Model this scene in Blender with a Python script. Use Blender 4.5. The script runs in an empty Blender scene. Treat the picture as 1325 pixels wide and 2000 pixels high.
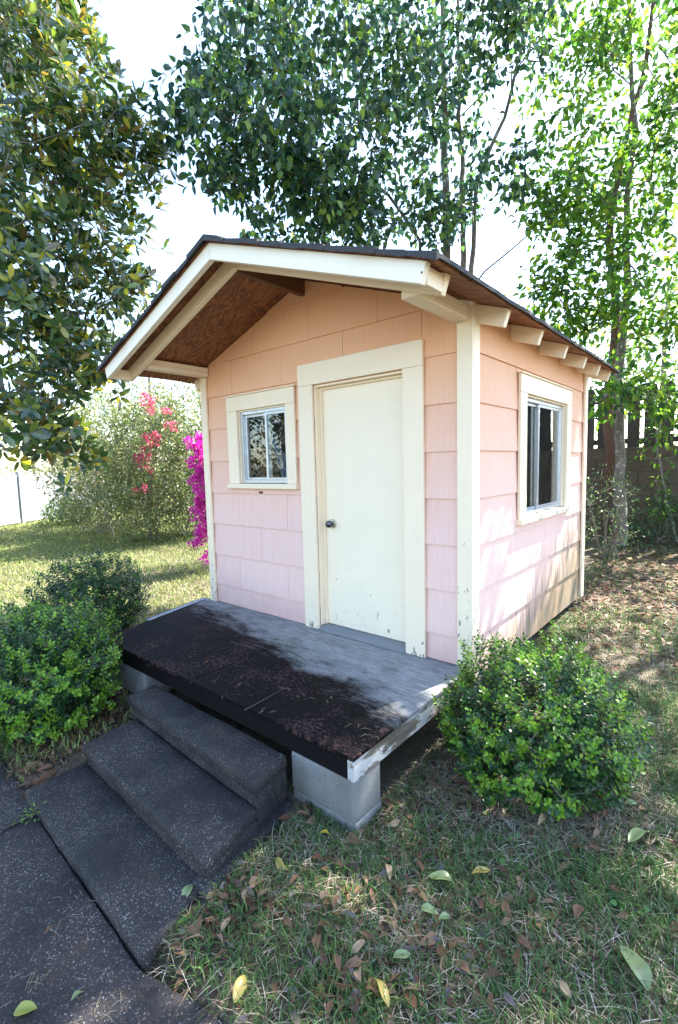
import bpy, bmesh, math, random
import numpy as np
from mathutils import Vector, Matrix
RAD = math.radians
C = bpy.context.scene.collection
scene = bpy.context.scene

# ------------------------------------------------------------------ camera, sky, sun, exposure
F_PX = 936.679; IW, IH = 1325.0, 2000.0
CAM = np.array([3.7487, -2.5924, 1.2234]); YAW, PITCH, ROLL = .7051, -.0961, -.026
_fw = np.array([-math.sin(YAW)*math.cos(PITCH), math.cos(YAW)*math.cos(PITCH), math.sin(PITCH)])
_rt = np.array([math.cos(YAW), math.sin(YAW), 0.0]); _up = np.cross(_rt, _fw)
_R = math.cos(ROLL)*_rt + math.sin(ROLL)*_up; _U = -math.sin(ROLL)*_rt + math.cos(ROLL)*_up
cam_d = bpy.data.cameras.new('camera'); cam = bpy.data.objects.new('camera', cam_d); C.objects.link(cam)
cam_d.sensor_fit = 'VERTICAL'; cam_d.sensor_height = 24.0; cam_d.lens = 24.0*F_PX/IH
cam_d.clip_start = .05; cam_d.clip_end = 2000
cam.matrix_world = Matrix(((_R[0], _U[0], -_fw[0], CAM[0]), (_R[1], _U[1], -_fw[1], CAM[1]), (_R[2], _U[2], -_fw[2], CAM[2]), (0, 0, 0, 1)))
scene.camera = cam

SUN_TO = np.array([.17, .63, .76]); SUN_TO /= np.linalg.norm(SUN_TO)
world = bpy.data.worlds.new('World'); scene.world = world; world.use_nodes = True
_nt = world.node_tree
_sky = _nt.nodes.new('ShaderNodeTexSky'); _sky.sky_type = 'NISHITA'; _sky.sun_disc = False
_sky.sun_elevation = math.asin(SUN_TO[2]); _sky.sun_rotation = math.atan2(SUN_TO[0], SUN_TO[1])
_sky.air_density = 1.0; _sky.dust_density = .9; _sky.ozone_density = 1.0
_bg = _nt.nodes['Background']; _bg.inputs['Strength'].default_value = .15
_nt.links.new(_sky.outputs[0], _bg.inputs['Color'])
sun_d = bpy.data.lights.new('sun', 'SUN'); sun_d.energy = 5.0; sun_d.angle = RAD(.53); sun_d.color = (1, .95, .86)
sun = bpy.data.objects.new('sun', sun_d); C.objects.link(sun); sun.location = (6, 20, 25)
sun.rotation_euler = Vector(SUN_TO).to_track_quat('Z', 'Y').to_euler()
scene.view_settings.view_transform = 'Standard'; scene.view_settings.look = 'None'
scene.view_settings.exposure = 2.42; scene.view_settings.gamma = 1.0
scene.render.engine = 'CYCLES'
scene.cycles.max_bounces = 8; scene.cycles.diffuse_bounces = 4; scene.cycles.glossy_bounces = 3
scene.cycles.transmission_bounces = 6; scene.cycles.transparent_max_bounces = 12
scene.cycles.use_denoising = True
scene.cycles.sample_clamp_indirect = 8

rng = np.random.default_rng(7); random.seed(7)

# ------------------------------------------------------------------ pixel helpers (a pixel gives a direction only)
def ray(u, v): return _fw + (u-IW/2)/F_PX*_R - (v-IH/2)/F_PX*_U
def onz(u, v, z): d = ray(u, v); return CAM + d*(z-CAM[2])/d[2]
def ony(u, v, y): d = ray(u, v); return CAM + d*(y-CAM[1])/d[1]
def at(u, v, depth): return CAM + ray(u, v)*depth

def sm(t): t = np.clip(t, 0, 1); return t*t*(3-2*t)
def vnoise(x, y, s, seed=0):
    x = np.asarray(x, float)/s; y = np.asarray(y, float)/s
    xi = np.floor(x); yi = np.floor(y); fx = x-xi; fy = y-yi
    def h(a, b): return np.modf(np.abs(np.sin(a*127.1+b*311.7+seed*74.7)*43758.5453))[0]
    fx = fx*fx*(3-2*fx); fy = fy*fy*(3-2*fy)
    return (h(xi, yi)*(1-fx)+h(xi+1, yi)*fx)*(1-fy)+(h(xi, yi+1)*(1-fx)+h(xi+1, yi+1)*fx)*fy
def ground_z(x, y):
    x = np.asarray(x, float); y = np.asarray(y, float)
    z = -.357 + (.17*sm((y+1)/2.5)+.1*sm((y-2)/4))*sm((x-.2)/1.8)
    z = z + .012*(vnoise(x, y, .35, 1)-.5) + .03*(vnoise(x, y, 1.7, 2)-.5)*sm((np.hypot(x-2, y+.5)-1)/3)
    inpath = sm((-1.84-y)/.08)*sm((2.95-x)/.5)*sm((y+3.7)/.1)
    insteps = sm((x-.98)/.08)*sm((2.24-x)/.08)*sm((-1.2-y)/.08)*sm((y+2.0)/.1)
    z = z - .035*sm((-1.45-y)/.5)*sm((3.4-x)/1.0)
    return z - .07*np.maximum(inpath, insteps)

# ------------------------------------------------------------------ object helpers
def thing(name, label, cat, loc=(0, 0, 0), group=None):
    o = bpy.data.objects.new(name, None); C.objects.link(o); o.location = tuple(float(a) for a in loc)
    o.empty_display_size = .1
    return tag(o, label, cat, group)
def tag(o, label=None, cat=None, group=None, kind=None):
    if label: o['label'] = label
    if cat: o['category'] = cat
    if group: o['group'] = group
    if kind: o['kind'] = kind
    return o
def world_off(p):
    v = np.zeros(3)
    while p is not None: v = v+np.array(p.location); p = p.parent
    return v
def link(name, me, mat, parent=None, loc=None):
    o = bpy.data.objects.new(name, me); C.objects.link(o)
    if mat is not None and len(me.materials) == 0: me.materials.append(mat)
    if parent is not None: o.parent = parent
    if loc is not None: o.location = tuple(float(a) for a in loc)
    return o
class MB:
    """collects shapes in world coordinates; build() links them as one mesh"""
    def __init__(s): s.bm = bmesh.new()
    def box(s, x0, x1, y0, y1, z0, z1, bev=0, seg=1, M=None):
        t = bmesh.new()
        v = [t.verts.new((x, y, z)) for x in (x0, x1) for y in (y0, y1) for z in (z0, z1)]
        for f in ((0, 1, 3, 2), (4, 6, 7, 5), (0, 4, 5, 1), (2, 3, 7, 6), (0, 2, 6, 4), (1, 5, 7, 3)): t.faces.new([v[i] for i in f])
        s._merge(t, bev, seg, M); return s
    def prism(s, poly, vec, bev=0, seg=1):
        t = bmesh.new(); vec = np.asarray(vec, float)
        a = [t.verts.new(tuple(p)) for p in poly]; b = [t.verts.new(tuple(np.asarray(p)+vec)) for p in poly]
        n = len(a); t.faces.new(a[::-1]); t.faces.new(b)
        for i in range(n): t.faces.new((a[i], a[(i+1) % n], b[(i+1) % n], b[i]))
        s._merge(t, bev, seg, None); return s
    def tube(s, pts, rad, n=8, cap=True):
        v, f = tube_arrays([np.asarray(pts, float)], [rad if hasattr(rad, '__len__') else [rad]*len(pts)], n)
        t = bmesh.new(); vv = [t.verts.new(tuple(p)) for p in v]
        for q in f: t.faces.new([vv[i] for i in q])
        if cap: t.faces.new(vv[:n][::-1]); t.faces.new(vv[-n:])
        s._merge(t, 0, 1, None); return s
    def _merge(s, t, bev, seg, M):
        bmesh.ops.recalc_face_normals(t, faces=t.faces)
        if bev: bmesh.ops.bevel(t, geom=list(t.edges), offset=bev, segments=seg, affect='EDGES', profile=.5)
        if M is not None: t.transform(M)
        me = bpy.data.meshes.new('tmp'); t.to_mesh(me); t.free(); s.bm.from_mesh(me); bpy.data.meshes.remove(me)
    def build(s, name, mat, parent=None, smooth=False, loc=None):
        me = bpy.data.meshes.new(name)
        off = world_off(parent) if parent is not None else np.array(loc if loc is not None else (0, 0, 0), float)
        s.bm.transform(Matrix.Translation(Vector([-float(a) for a in off])))
        s.bm.to_mesh(me); s.bm.free()
        if smooth: me.polygons.foreach_set('use_smooth', [True]*len(me.polygons))
        return link(name, me, mat, parent, None if parent is not None else off)
def tube_arrays(chains, radii, n=6):
    V = []; Fc = []; base = 0
    ang = np.arange(n)*2*np.pi/n; ca, sa = np.cos(ang), np.sin(ang)
    for P, r in zip(chains, radii):
        P = np.asarray(P, float); r = np.asarray(r, float)
        T = np.gradient(P, axis=0); T /= np.linalg.norm(T, axis=1)[:, None]+1e-9
        ref = np.array([0, 0, 1.0]) if abs(T[0, 2]) < .8 else np.array([1.0, 0, 0])
        A = np.cross(T, ref); A /= np.linalg.norm(A, axis=1)[:, None]+1e-9; B = np.cross(T, A)
        ring = P[:, None, :]+r[:, None, None]*(A[:, None, :]*ca[None, :, None]+B[:, None, :]*sa[None, :, None])
        V.append(ring.reshape(-1, 3)); m = len(P)
        i = np.arange(m-1)[:, None]*n; j = np.arange(n)[None, :]; k = (j+1) % n
        Fc.append((base+np.stack([i+j, i+k, i+n+k, i+n+j], -1)).reshape(-1, 4)); base += m*n
    return np.concatenate(V), np.concatenate(Fc)
def np_mesh(name, V, F, col=None, smooth=False):
    me = bpy.data.meshes.new(name); V = np.asarray(V, np.float32); F = np.asarray(F, np.int32); k = F.shape[1]
    me.vertices.add(len(V)); me.vertices.foreach_set('co', V.ravel())
    me.loops.add(F.size); me.loops.foreach_set('vertex_index', F.ravel())
    me.polygons.add(len(F)); me.polygons.foreach_set('loop_start', np.arange(len(F), dtype=np.int32)*k)
    me.polygons.foreach_set('loop_total', np.full(len(F), k, np.int32))
    if smooth: me.polygons.foreach_set('use_smooth', np.ones(len(F), bool))
    if col is not None:
        a = me.attributes.new('tint', 'FLOAT_COLOR', 'POINT')
        c = np.ones((len(V), 4), np.float32); c[:, :3] = col; a.data.foreach_set('color', c.ravel())
    me.update(calc_edges=True); me.validate(); return me

# ------------------------------------------------------------------ materials
class N:
    def __init__(s, name):
        s.m = bpy.data.materials.new(name); s.m.use_nodes = True; s.t = s.m.node_tree
        s.b = s.t.nodes['Principled BSDF']; s.o = s.t.nodes['Material Output']
    def n(s, typ, **kw):
        nd = s.t.nodes.new('ShaderNode'+typ)
        for k, v in kw.items():
            if k in nd.inputs: s.set(nd.inputs[k], v)
            else: setattr(nd, k, v)
        return nd
    def set(s, inp, v):
        if isinstance(v, bpy.types.NodeSocket): s.t.links.new(v, inp)
        elif isinstance(v, bpy.types.Node): s.t.links.new(v.outputs[0], inp)
        elif isinstance(v, tuple) and len(v) == 3 and inp.type == 'RGBA': inp.default_value = (*v, 1)
        else: inp.default_value = v
    def p(s, **kw):
        for k, v in kw.items(): s.set(s.b.inputs[k.replace('_', ' ')], v)
        return s
    def pos(s, world=False): return s.n('NewGeometry').outputs['Position'] if world else s.n('TexCoord').outputs['Object']
    def mp(s, v, scale=(1, 1, 1), loc=(0, 0, 0)):
        nd = s.n('Mapping'); s.set(nd.inputs['Vector'], v); nd.inputs['Scale'].default_value = scale; nd.inputs['Location'].default_value = loc; return nd.outputs[0]
    def noise(s, v, scale, detail=4, rough=.55, dist=0):
        nd = s.n('TexNoise'); s.set(nd.inputs['Vector'], v); nd.inputs['Scale'].default_value = scale
        nd.inputs['Detail'].default_value = detail; nd.inputs['Roughness'].default_value = rough; nd.inputs['Distortion'].default_value = dist; return nd.outputs[0]
    def ramp(s, f, stops, interp='LINEAR'):
        nd = s.n('ValToRGB'); s.set(nd.inputs[0], f); r = nd.color_ramp; r.interpolation = interp
        while len(r.elements) < len(stops): r.elements.new(.5)
        for e, (p, c) in zip(r.elements, stops): e.position = p; e.color = (*c, 1) if isinstance(c, tuple) else (c, c, c, 1)
        return nd.outputs[0]
    def mix(s, f, a, b, mode='MIX'):
        nd = s.n('Mix', data_type='RGBA', blend_type=mode); s.set(nd.inputs[0], f); s.set(nd.inputs[6], a); s.set(nd.inputs[7], b); return nd.outputs[2]
    def math(s, op, a, b=0.0, c=None):
        nd = s.n('Math', operation=op); s.set(nd.inputs[0], a); s.set(nd.inputs[1], b)
        if c is not None: s.set(nd.inputs[2], c)
        return nd.outputs[0]
    def map(s, v, a, b, c=0.0, d=1.0):
        nd = s.n('MapRange'); s.set(nd.inputs[0], v)
        for i, x in enumerate((a, b, c, d)): nd.inputs[1+i].default_value = x
        return nd.outputs[0]
    def xyz(s, v): nd = s.n('SeparateXYZ'); s.set(nd.inputs[0], v); return nd.outputs
    def bump(s, h, dist=.005, strength=1.0, prev=None):
        nd = s.n('Bump'); s.set(nd.inputs['Height'], h); nd.inputs['Distance'].default_value = dist; nd.inputs['Strength'].default_value = strength
        if prev is not None: s.set(nd.inputs['Normal'], prev)
        return nd.outputs[0]
    def rnd(s): return s.n('ObjectInfo').outputs['Random']

def m_siding(stained):
    k = N('pink_siding_stained' if stained else 'pink_siding'); P = k.pos(True); r = k.rnd()
    vert = k.mp(P, (95, 95, .9)); fine = k.noise(vert, 1, 3, .6)
    z = k.xyz(P)[2]
    # paint mixed by height: pink low down, peach towards the top, edge broken by noise
    zmix = k.map(k.math('ADD', z, k.math('MULTIPLY', k.math('SUBTRACT', k.noise(P, 2.2, 4), .5), .5)), .75, 1.95)
    col = k.mix(zmix, k.mix(r, (.80, .505, .435), (.82, .535, .465)), k.mix(r, (.80, .41, .215), (.82, .44, .24)))
    col = k.mix(k.map(fine, .35, .72, 0, .55), col, k.mix(zmix, (.88, .655, .585), (.85, .50, .31)))
    col = k.mix(k.map(k.noise(P, 3.5, 5), .45, .8, 0, .22), col, k.mix(zmix, (.74, .46, .40), (.76, .39, .23)))
    low = k.map(k.math('ADD', z, k.math('MULTIPLY', k.noise(P, 7, 5), .35)), .18, .42, 1, 0)       # splash-back grime along the bottom course
    col = k.mix(k.math('MULTIPLY', low, .4), col, (.50, .28, .25))
    if stained:
        y = k.xyz(P)[1]
        streak = k.noise(k.mp(P, (30, 26, .8)), 1, 4, .7)
        a = k.math('ADD', k.math('MULTIPLY', z, -1.15), k.math('MULTIPLY', y, .42))
        a = k.math('ADD', a, k.math('MULTIPLY', k.math('SUBTRACT', streak, .5), 1.6))
        st = k.map(a, .0, .55, 0, 1)
        tone = k.mix(k.map(k.noise(P, 2.3, 3), .4, .62), (.33, .22, .10), (.15, .135, .07))
        col = k.mix(k.math('MULTIPLY', st, .85), col, tone)
    h = k.math('ADD', k.math('MULTIPLY', fine, .7), k.math('MULTIPLY', k.noise(P, 40, 3), .3))
    return k.p(Base_Color=col, Roughness=.75, Normal=k.bump(h, .0025, .5)).m
def m_trim(name, base=(.90, .74, .54), peel=None, wood=(.30, .30, .28), amt=.0):
    """cream gloss paint; peel = (z0, z1) height band over which the paint has flaked off the wood"""
    k = N(name); P = k.pos(True); z = k.xyz(P)[2]
    g = k.noise(k.mp(P, (50, 50, 3)), 1, 4)
    col = k.mix(k.map(g, .35, .7, 0, .25), base, tuple(c*.9 for c in base))
    col = k.mix(k.map(k.noise(P, 5, 4), .5, .8, 0, .3), col, tuple(c*.85 for c in base))
    sp = k.noise(k.mp(P, (38, 38, 16)), 1, 5, .65); h = g
    if peel:
        m = k.math('ADD', sp, k.map(z, peel[0], peel[1], .12+amt, -.10+amt))
        m = k.map(m, .70, .715)
        wd = k.mix(k.noise(k.mp(P, (60, 60, 4)), 1, 3), wood, tuple(c*.55 for c in wood))
        col = k.mix(m, col, wd); h = k.math('SUBTRACT', k.math('MULTIPLY', g, .25), k.math('MULTIPLY', m, .9))
    return k.p(Base_Color=col, Roughness=.5, Normal=k.bump(h, .002, .6)).m
def m_plywood():
    k = N('weathered_plywood'); P = k.pos(True)
    q = k.mp(P, (1.0, 4.2, 4.2)); w = k.noise(q, 1.6, 3, .5, .6)
    rings = k.math('SINE', k.math('MULTIPLY', w, 62.0)); rings = k.map(rings, -1, 1)
    col = k.mix(rings, (.36, .145, .055), (.16, .055, .022))
    col = k.mix(k.map(k.noise(k.mp(P, (3, 40, 40)), 1, 4), .3, .75, 0, .6), col, (.10, .04, .02))
    col = k.mix(k.map(k.noise(P, 26, 2), .70, .74), col, (.03, .015, .01))
    return k.p(Base_Color=col, Roughness=.75, Normal=k.bump(rings, .002, .4)).m
def m_wood(name, a, b, along=2, rough=.8):
    k = N(name); P = k.pos(True); sc = [30, 30, 30]; sc[along] = 1.6
    g = k.noise(k.mp(P, tuple(sc)), 1, 5, .65); col = k.mix(k.map(g, .3, .7), a, b)
    col = k.mix(k.map(k.rnd(), 0, 1, 0, .5), col, tuple(c*.6 for c in a))
    return k.p(Base_Color=col, Roughness=rough, Normal=k.bump(g, .004, .5)).m
def m_deck_top():
    k = N('worn_deck_paint'); P = k.pos(True); X = k.xyz(P)
    n1 = k.noise(k.mp(P, (2.2, 6.5, 1)), 1, 6, .7, .4); n2 = k.noise(k.mp(P, (9, 26, 1)), 1, 6, .75)
    t = k.math('ADD', X[1], k.math('MULTIPLY', X[0], .20))              # bare strip along the wall, wider at the right
    t = k.math('ADD', t, k.math('MULTIPLY', k.math('SUBTRACT', n1, .5), .75))
    t = k.math('ADD', t, k.math('MULTIPLY', k.math('SUBTRACT', n2, .5), .55))
    bare = k.math('MULTIPLY', k.map(t, -.30, -.02), k.map(k.math('ADD', t, k.math('MULTIPLY', n2, .6)), -.12, .18))
    grey = k.mix(k.map(n2, .3, .7), (.40, .40, .39), (.20, .20, .205))
    grey = k.mix(k.map(k.noise(P, 4, 3), .55, .75, 0, .6), grey, (.11, .12, .07))
    crack = k.noise(k.mp(P, (4, 120, 1)), 1, 5, .7); grey = k.mix(k.map(crack, .5, .68, 0, .75), grey, (.07, .07, .08))
    flake = k.noise(k.mp(P, (34, 66, 1)), 1, 6, .75); zone = k.noise(P, 2.2, 3)
    fm = k.map(k.math('ADD', flake, k.math('MULTIPLY', zone, .5)), .805, .88)
    dark = k.mix(k.math('MULTIPLY', fm, .8), (.0035, .003, .0034), (.10, .052, .048))
    dark = k.mix(k.map(k.noise(P, 160, 2), .68, .72, 0, .35), dark, (.16, .15, .14))
    col = k.mix(bare, dark, grey)
    h = k.math('ADD', k.math('MULTIPLY', n2, .6), k.math('MULTIPLY', fm, .4))
    k.b.inputs['Specular IOR Level'].default_value = .10
    return k.p(Base_Color=col, Roughness=k.map(bare, 0, 1, .7, .9), Normal=k.bump(h, .004, .7)).m
def m_deck_board(name, paint, wood, thr, along):
    k = N(name); P = k.pos(True); sc = [26, 26, 26]; sc[along] = 2.0
    g = k.noise(k.mp(P, tuple(sc)), 1, 5, .7); q = [9, 9, 9]; q[along] = 3
    m = k.map(k.noise(k.mp(P, tuple(q)), 1, 5, .7), thr, thr+.05)
    col = k.mix(m, k.mix(g, paint, tuple(c*.7 for c in paint)), k.mix(k.map(g, .3, .7), wood, tuple(c*.35 for c in wood)))
    k.b.inputs['Specular IOR Level'].default_value = .15
    return k.p(Base_Color=col, Roughness=.8, Normal=k.bump(k.math('ADD', g, k.math('MULTIPLY', m, -.4)), .004, .7)).m
def m_aggregate():
    k = N('exposed_aggregate_concrete'); P = k.pos(True)
    v = k.n('TexVoronoi', feature='F1'); k.set(v.inputs['Vector'], P); v.inputs['Scale'].default_value = 160; v.inputs['Randomness'].default_value = 1
    d, c = v.outputs['Distance'], v.outputs['Color']; cx = k.xyz(c)
    peb = k.ramp(cx[0], [(0, (.04, .031, .027)), (.35, (.075, .056, .044)), (.6, (.115, .095, .084)), (.8, (.17, .12, .08)), (.92, (.27, .245, .22)), (1, (.46, .44, .41))])
    mor = k.mix(k.noise(P, 14, 4), (.028, .027, .030), (.05, .047, .048))
    show = k.math('MULTIPLY', k.map(d, .42, .55, 1, 0), k.map(k.math('ADD', cx[1], k.math('MULTIPLY', k.noise(P, 3.5, 4), .9)), .42, .62))
    col = k.mix(show, mor, peb)
    grime = k.noise(k.mp(P, (1, 1, 1)), 2.6, 6, .65)
    col = k.mix(k.map(grime, .40, .62, 0, .85), col, (.018, .0175, .020))
    col = k.mix(k.map(k.noise(P, 5.5, 4, .6), .60, .72, 0, .4), col, (.10, .06, .025))
    h = k.math('ADD', k.math('MULTIPLY', k.math('MULTIPLY', k.map(d, 0, .55, 1, 0), show), 1.0), k.math('MULTIPLY', k.noise(P, 30, 4), .5))
    k.b.inputs['Specular IOR Level'].default_value = .3
    return k.p(Base_Color=col, Roughness=.7, Normal=k.bump(h, .005, .9)).m
def m_block(name='concrete_block_face', a=(.30, .295, .29), b=(.20, .195, .19), moss=.0):
    k = N(name); P = k.pos(True)
    n1 = k.noise(P, 150, 3, .7); n2 = k.noise(P, 6, 5, .6)
    pit = k.map(k.noise(P, 75, 4, .8), .62, .68)
    col = k.mix(k.map(n2, .3, .7), a, b); col = k.mix(k.map(n1, .35, .65, 0, .4), col, tuple(c*.55 for c in a)); col = k.mix(k.math('MULTIPLY', pit, .7), col, tuple(c*.3 for c in a))
    col = k.mix(k.map(k.noise(k.mp(P, (8, 8, 2)), 1, 4), .5, .72, 0, .4+moss), col, (.10, .085, .05))
    col = k.mix(k.map(k.rnd(), 0, 1, 0, .25), col, tuple(c*.6 for c in b))
    return k.p(Base_Color=col, Roughness=.9, Normal=k.bump(k.math('SUBTRACT', k.math('ADD', n1, n2), pit), .005, .9)).m
def m_ground():
    k = N('soil'); P = k.pos(True)
    n1 = k.noise(P, 5, 6, .65); n2 = k.noise(P, 60, 4, .7)
    col = k.ramp(n1, [(.3, (.030, .021, .014)), (.5, (.058, .041, .026)), (.7, (.095, .072, .042))])
    col = k.mix(k.map(n2, .4, .7, 0, .7), col, (.20, .155, .10))
    col = k.mix(k.map(k.noise(P, .8, 4), .4, .62, 0, .55), col, (.06, .075, .022))
    return k.p(Base_Color=col, Roughness=.95, Normal=k.bump(k.math('ADD', n1, n2), .02, .8)).m
def m_leaf(name, trans=.35, rough=.38, tboost=1.5, spec=.5, ttint=(1, 1, 1)):
    k = N(name); a = k.n('Attribute', attribute_name='tint').outputs['Color']
    k.p(Base_Color=a, Roughness=rough); k.b.inputs['Specular IOR Level'].default_value = spec
    tr = k.n('BsdfTranslucent'); k.set(tr.inputs[0], k.mix(1.0, a, tuple(c*tboost for c in ttint), 'MULTIPLY'))
    mx = k.n('MixShader'); mx.inputs[0].default_value = trans
    k.t.links.new(k.b.outputs[0], mx.inputs[1]); k.t.links.new(tr.outputs[0], mx.inputs[2]); k.t.links.new(mx.outputs[0], k.o.inputs['Surface'])
    return k.m
def m_bark(name, a, b, lichen=(.35, .36, .32), amt=.4):
    k = N(name); P = k.pos(True); g = k.noise(k.mp(P, (22, 22, 5)), 1, 5, .7)
    col = k.mix(k.map(g, .3, .7), a, b); col = k.mix(k.map(k.noise(P, 14, 5, .7), .54, .62, 0, amt), col, lichen)
    return k.p(Base_Color=col, Roughness=.9, Normal=k.bump(g, .01, .8)).m
def m_plain(name, col, rough=.5, metal=0.0, var=.25, scale=20):
    k = N(name); P = k.pos(True); n = k.noise(P, scale, 4)
    return k.p(Base_Color=k.mix(k.map(n, .35, .7, 0, var), col, tuple(c*.55 for c in col)), Roughness=rough, Metallic=metal, Normal=k.bump(n, .001, .3)).m
def m_glass():
    k = N('window_glass'); t = k.n('BsdfTransparent'); t.inputs[0].default_value = (.80, .84, .84, 1)
    g = k.n('BsdfGlossy'); g.inputs['Roughness'].default_value = .01
    fa_ = k.n('LayerWeight').outputs['Facing']; fr = k.math('MULTIPLY_ADD', k.math('POWER', fa_, 4.0), .9, .06)
    P = k.pos(True); k.set(g.inputs['Normal'], k.bump(k.noise(P, 3, 2), .004, .25))
    df = k.n('BsdfDiffuse'); df.inputs[0].default_value = (.5, .52, .52, 1)
    dust = k.math('MULTIPLY', k.map(k.noise(k.mp(P, (14, 14, 4)), 1, 5, .7), .45, .8), .035)
    m1 = k.n('MixShader'); m2 = k.n('MixShader')
    k.set(m1.inputs[0], fr); k.t.links.new(t.outputs[0], m1.inputs[1]); k.t.links.new(g.outputs[0], m1.inputs[2])
    k.set(m2.inputs[0], dust); k.t.links.new(m1.outputs[0], m2.inputs[1]); k.t.links.new(df.outputs[0], m2.inputs[2])
    k.t.links.new(m2.outputs[0], k.o.inputs['Surface']); return k.m
def m_asphalt():
    k = N('asphalt_roofing'); P = k.pos(True); n = k.noise(P, 220, 3, .7); n2 = k.noise(P, 9, 4)
    return k.p(Base_Color=k.mix(k.map(n, .35, .65), (.028, .028, .031), (.075, .075, .08)), Roughness=.92, Normal=k.bump(k.math('ADD', n, n2), .006, .7)).m

M = dict(
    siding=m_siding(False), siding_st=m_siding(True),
    trim=m_trim('cream_paint'), trim_low=m_trim('cream_paint_peeling', peel=(.0, .30), amt=.015), corner=m_trim('cream_paint_worn', peel=(.0, 1.7), amt=.0),
    sill=m_trim('cream_paint_flaked', peel=(.6, 1.1), amt=.10), door=m_trim('door_paint', (.90, .77, .58), peel=(.0, 1.3), amt=-.05),
    barge=m_trim('barge_paint', (.88, .80, .66)), ply=m_plywood(), rawwood=m_wood('raw_brown_wood', (.20, .085, .035), (.10, .042, .02), 1),
    inside=m_wood('inside_wood', (.16, .10, .055), (.09, .055, .03), 2), floor=m_wood('floor_wood', (.12, .08, .05), (.07, .05, .03), 1),
    decktop=m_deck_top(), deckfront=m_deck_board('black_deck_edge', (.006, .005, .0055), (.16, .13, .13), .62, 0),
    deckend=m_deck_board('weathered_deck_edge', (.55, .54, .52), (.24, .20, .15), .50, 1), joist=m_wood('joist_wood', (.10, .07, .045), (.05, .035, .022), 0),
    agg=m_aggregate(), block=m_block(), wallblock=m_block('old_wall_block', (.14, .108, .07), (.08, .062, .042), .3), mortar=m_plain('dark_mortar', (.10, .088, .065), .95),
    ground=m_ground(), bark=m_bark('grey_bark', (.20, .165, .13), (.09, .07, .052), amt=.7), bark_red=m_bark('red_brown_bark', (.17, .085, .055), (.075, .04, .028), amt=.15),
    bark_pale=m_bark('pale_bark', (.30, .27, .23), (.18, .155, .13)), twig=m_bark('twig_bark', (.20, .165, .125), (.11, .09, .065), amt=.2),
    leaf=m_leaf('leaf', .38, .33, 1.8, .6), leaf_gloss=m_leaf('glossy_leaf', .30, .27, 2.0, 1.0, (1.2, 1.15, .45)), leaf_thin=m_leaf('thin_leaf', .5, .45, 1.7), boxleaf=m_leaf('boxwood_leaf', .3, .33, 1.5),
    grass=m_leaf('grass_blade', .35, .55, 1.4, .3), dry=m_leaf('dry_leaf', .18, .7, 1.2, .2), petal=m_leaf('petal', .4, .6, 1.2, .2),
    alu=m_plain('aluminium', (.62, .64, .67), .35, .75), glass=m_glass(), asphalt=m_asphalt(), rusty=m_plain('strip_metal', (.36, .38, .42), .5, .5, .5, 30),
    vinyl=m_plain('white_vinyl', (.28, .29, .305), .45, 0, .12, 2), fence=m_wood('dark_fence_wood', (.060, .048, .036), (.026, .021, .017), 2),
    knob=m_plain('knob_metal', (.10, .11, .14), .25, .9), rose=m_plain('knob_rose', (.55, .50, .36), .4, .5),
    handle=m_wood('tool_handle_wood', (.42, .20, .075), (.28, .12, .045), 2), yellow=m_plain('yellow_plastic', (.80, .50, .015), .35), web=m_plain('blue_webbing', (.20, .25, .38), .7, 0, .4, 60),
    straw=m_plain('dry_straw', (.34, .26, .16), .8), pale_board=m_plain('pale_wood_offcut', (.62, .55, .38), .7), nail=m_plain('rusty_nail', (.16, .06, .03), .8), threshold=m_deck_board('threshold_wood', (.26, .27, .28), (.42, .40, .38), .60, 0),
)

# ------------------------------------------------------------------ ground
def axis(lo, hi, step, far):
    a = list(np.arange(lo, hi+1e-6, step)); g = step; p = hi
    while p < far: g *= 1.35; p += g; a.append(p)
    g = step; p = lo
    while p > -far: g *= 1.35; p -= g; a.insert(0, p)
    return np.array(a)
gx = axis(-3, 6.5, .08, 500); gy = axis(-3.6, 4, .08, 500)
GX, GY = np.meshgrid(gx, gy); GZ = ground_z(GX, GY); nx, ny = len(gx), len(gy)
i, j = np.meshgrid(np.arange(nx-1), np.arange(ny-1)); b = (j*nx+i).ravel()
ground = link('ground', np_mesh('ground', np.stack([GX, GY, GZ], -1).reshape(-1, 3), np.stack([b, b+1, b+1+nx, b+nx], -1), smooth=True), M['ground'])
tag(ground, kind='structure')

# walkway and landing slab
path = thing('path', None, None, (1.2, -2.4, -.405)); tag(path, kind='structure')
def slab(poly, z0, z1, name, parent, bev=.012):
    mb = MB().prism([(x, y, z0) for x, y in poly], (0, 0, z1-z0), bev, 2)
    for cut in range(3):
        ed = [e for e in mb.bm.edges if e.calc_length() > .09]
        if ed: bmesh.ops.subdivide_edges(mb.bm, edges=ed, cuts=2 if cut < 2 else 1, use_grid_fill=True)
    for v in mb.bm.verts:          # cast by hand and worn: nothing is quite straight
        x, y, z = v.co; edge = .4+.6*float(vnoise(x*3, y*3, .4, 9))
        v.co.x += .010*(float(vnoise(x+z*3, y-z, .07, 21))-.5)*edge; v.co.y += .010*(float(vnoise(x-z, y+z*3, .07, 22))-.5)*edge; v.co.z += .006*(float(vnoise(x, y, .11, 23))-.5)
    return mb.build(name, M['agg'], parent, True)
slab([(-6, -3.5), (1.165, -3.5), (1.205, -1.88), (-6, -1.86)], -.52, -.405, 'slab', path)
slab([(1.18, -3.5), (2.95, -3.5), (2.86, -1.80), (2.30, -1.952), (1.217, -1.915)], -.52, -.407, 'slab', path)
slab([(2.21, -1.60), (2.306, -1.945), (1.033, -1.909), (1.029, -1.60)], -.50, -.365, 'slab', path)

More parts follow.
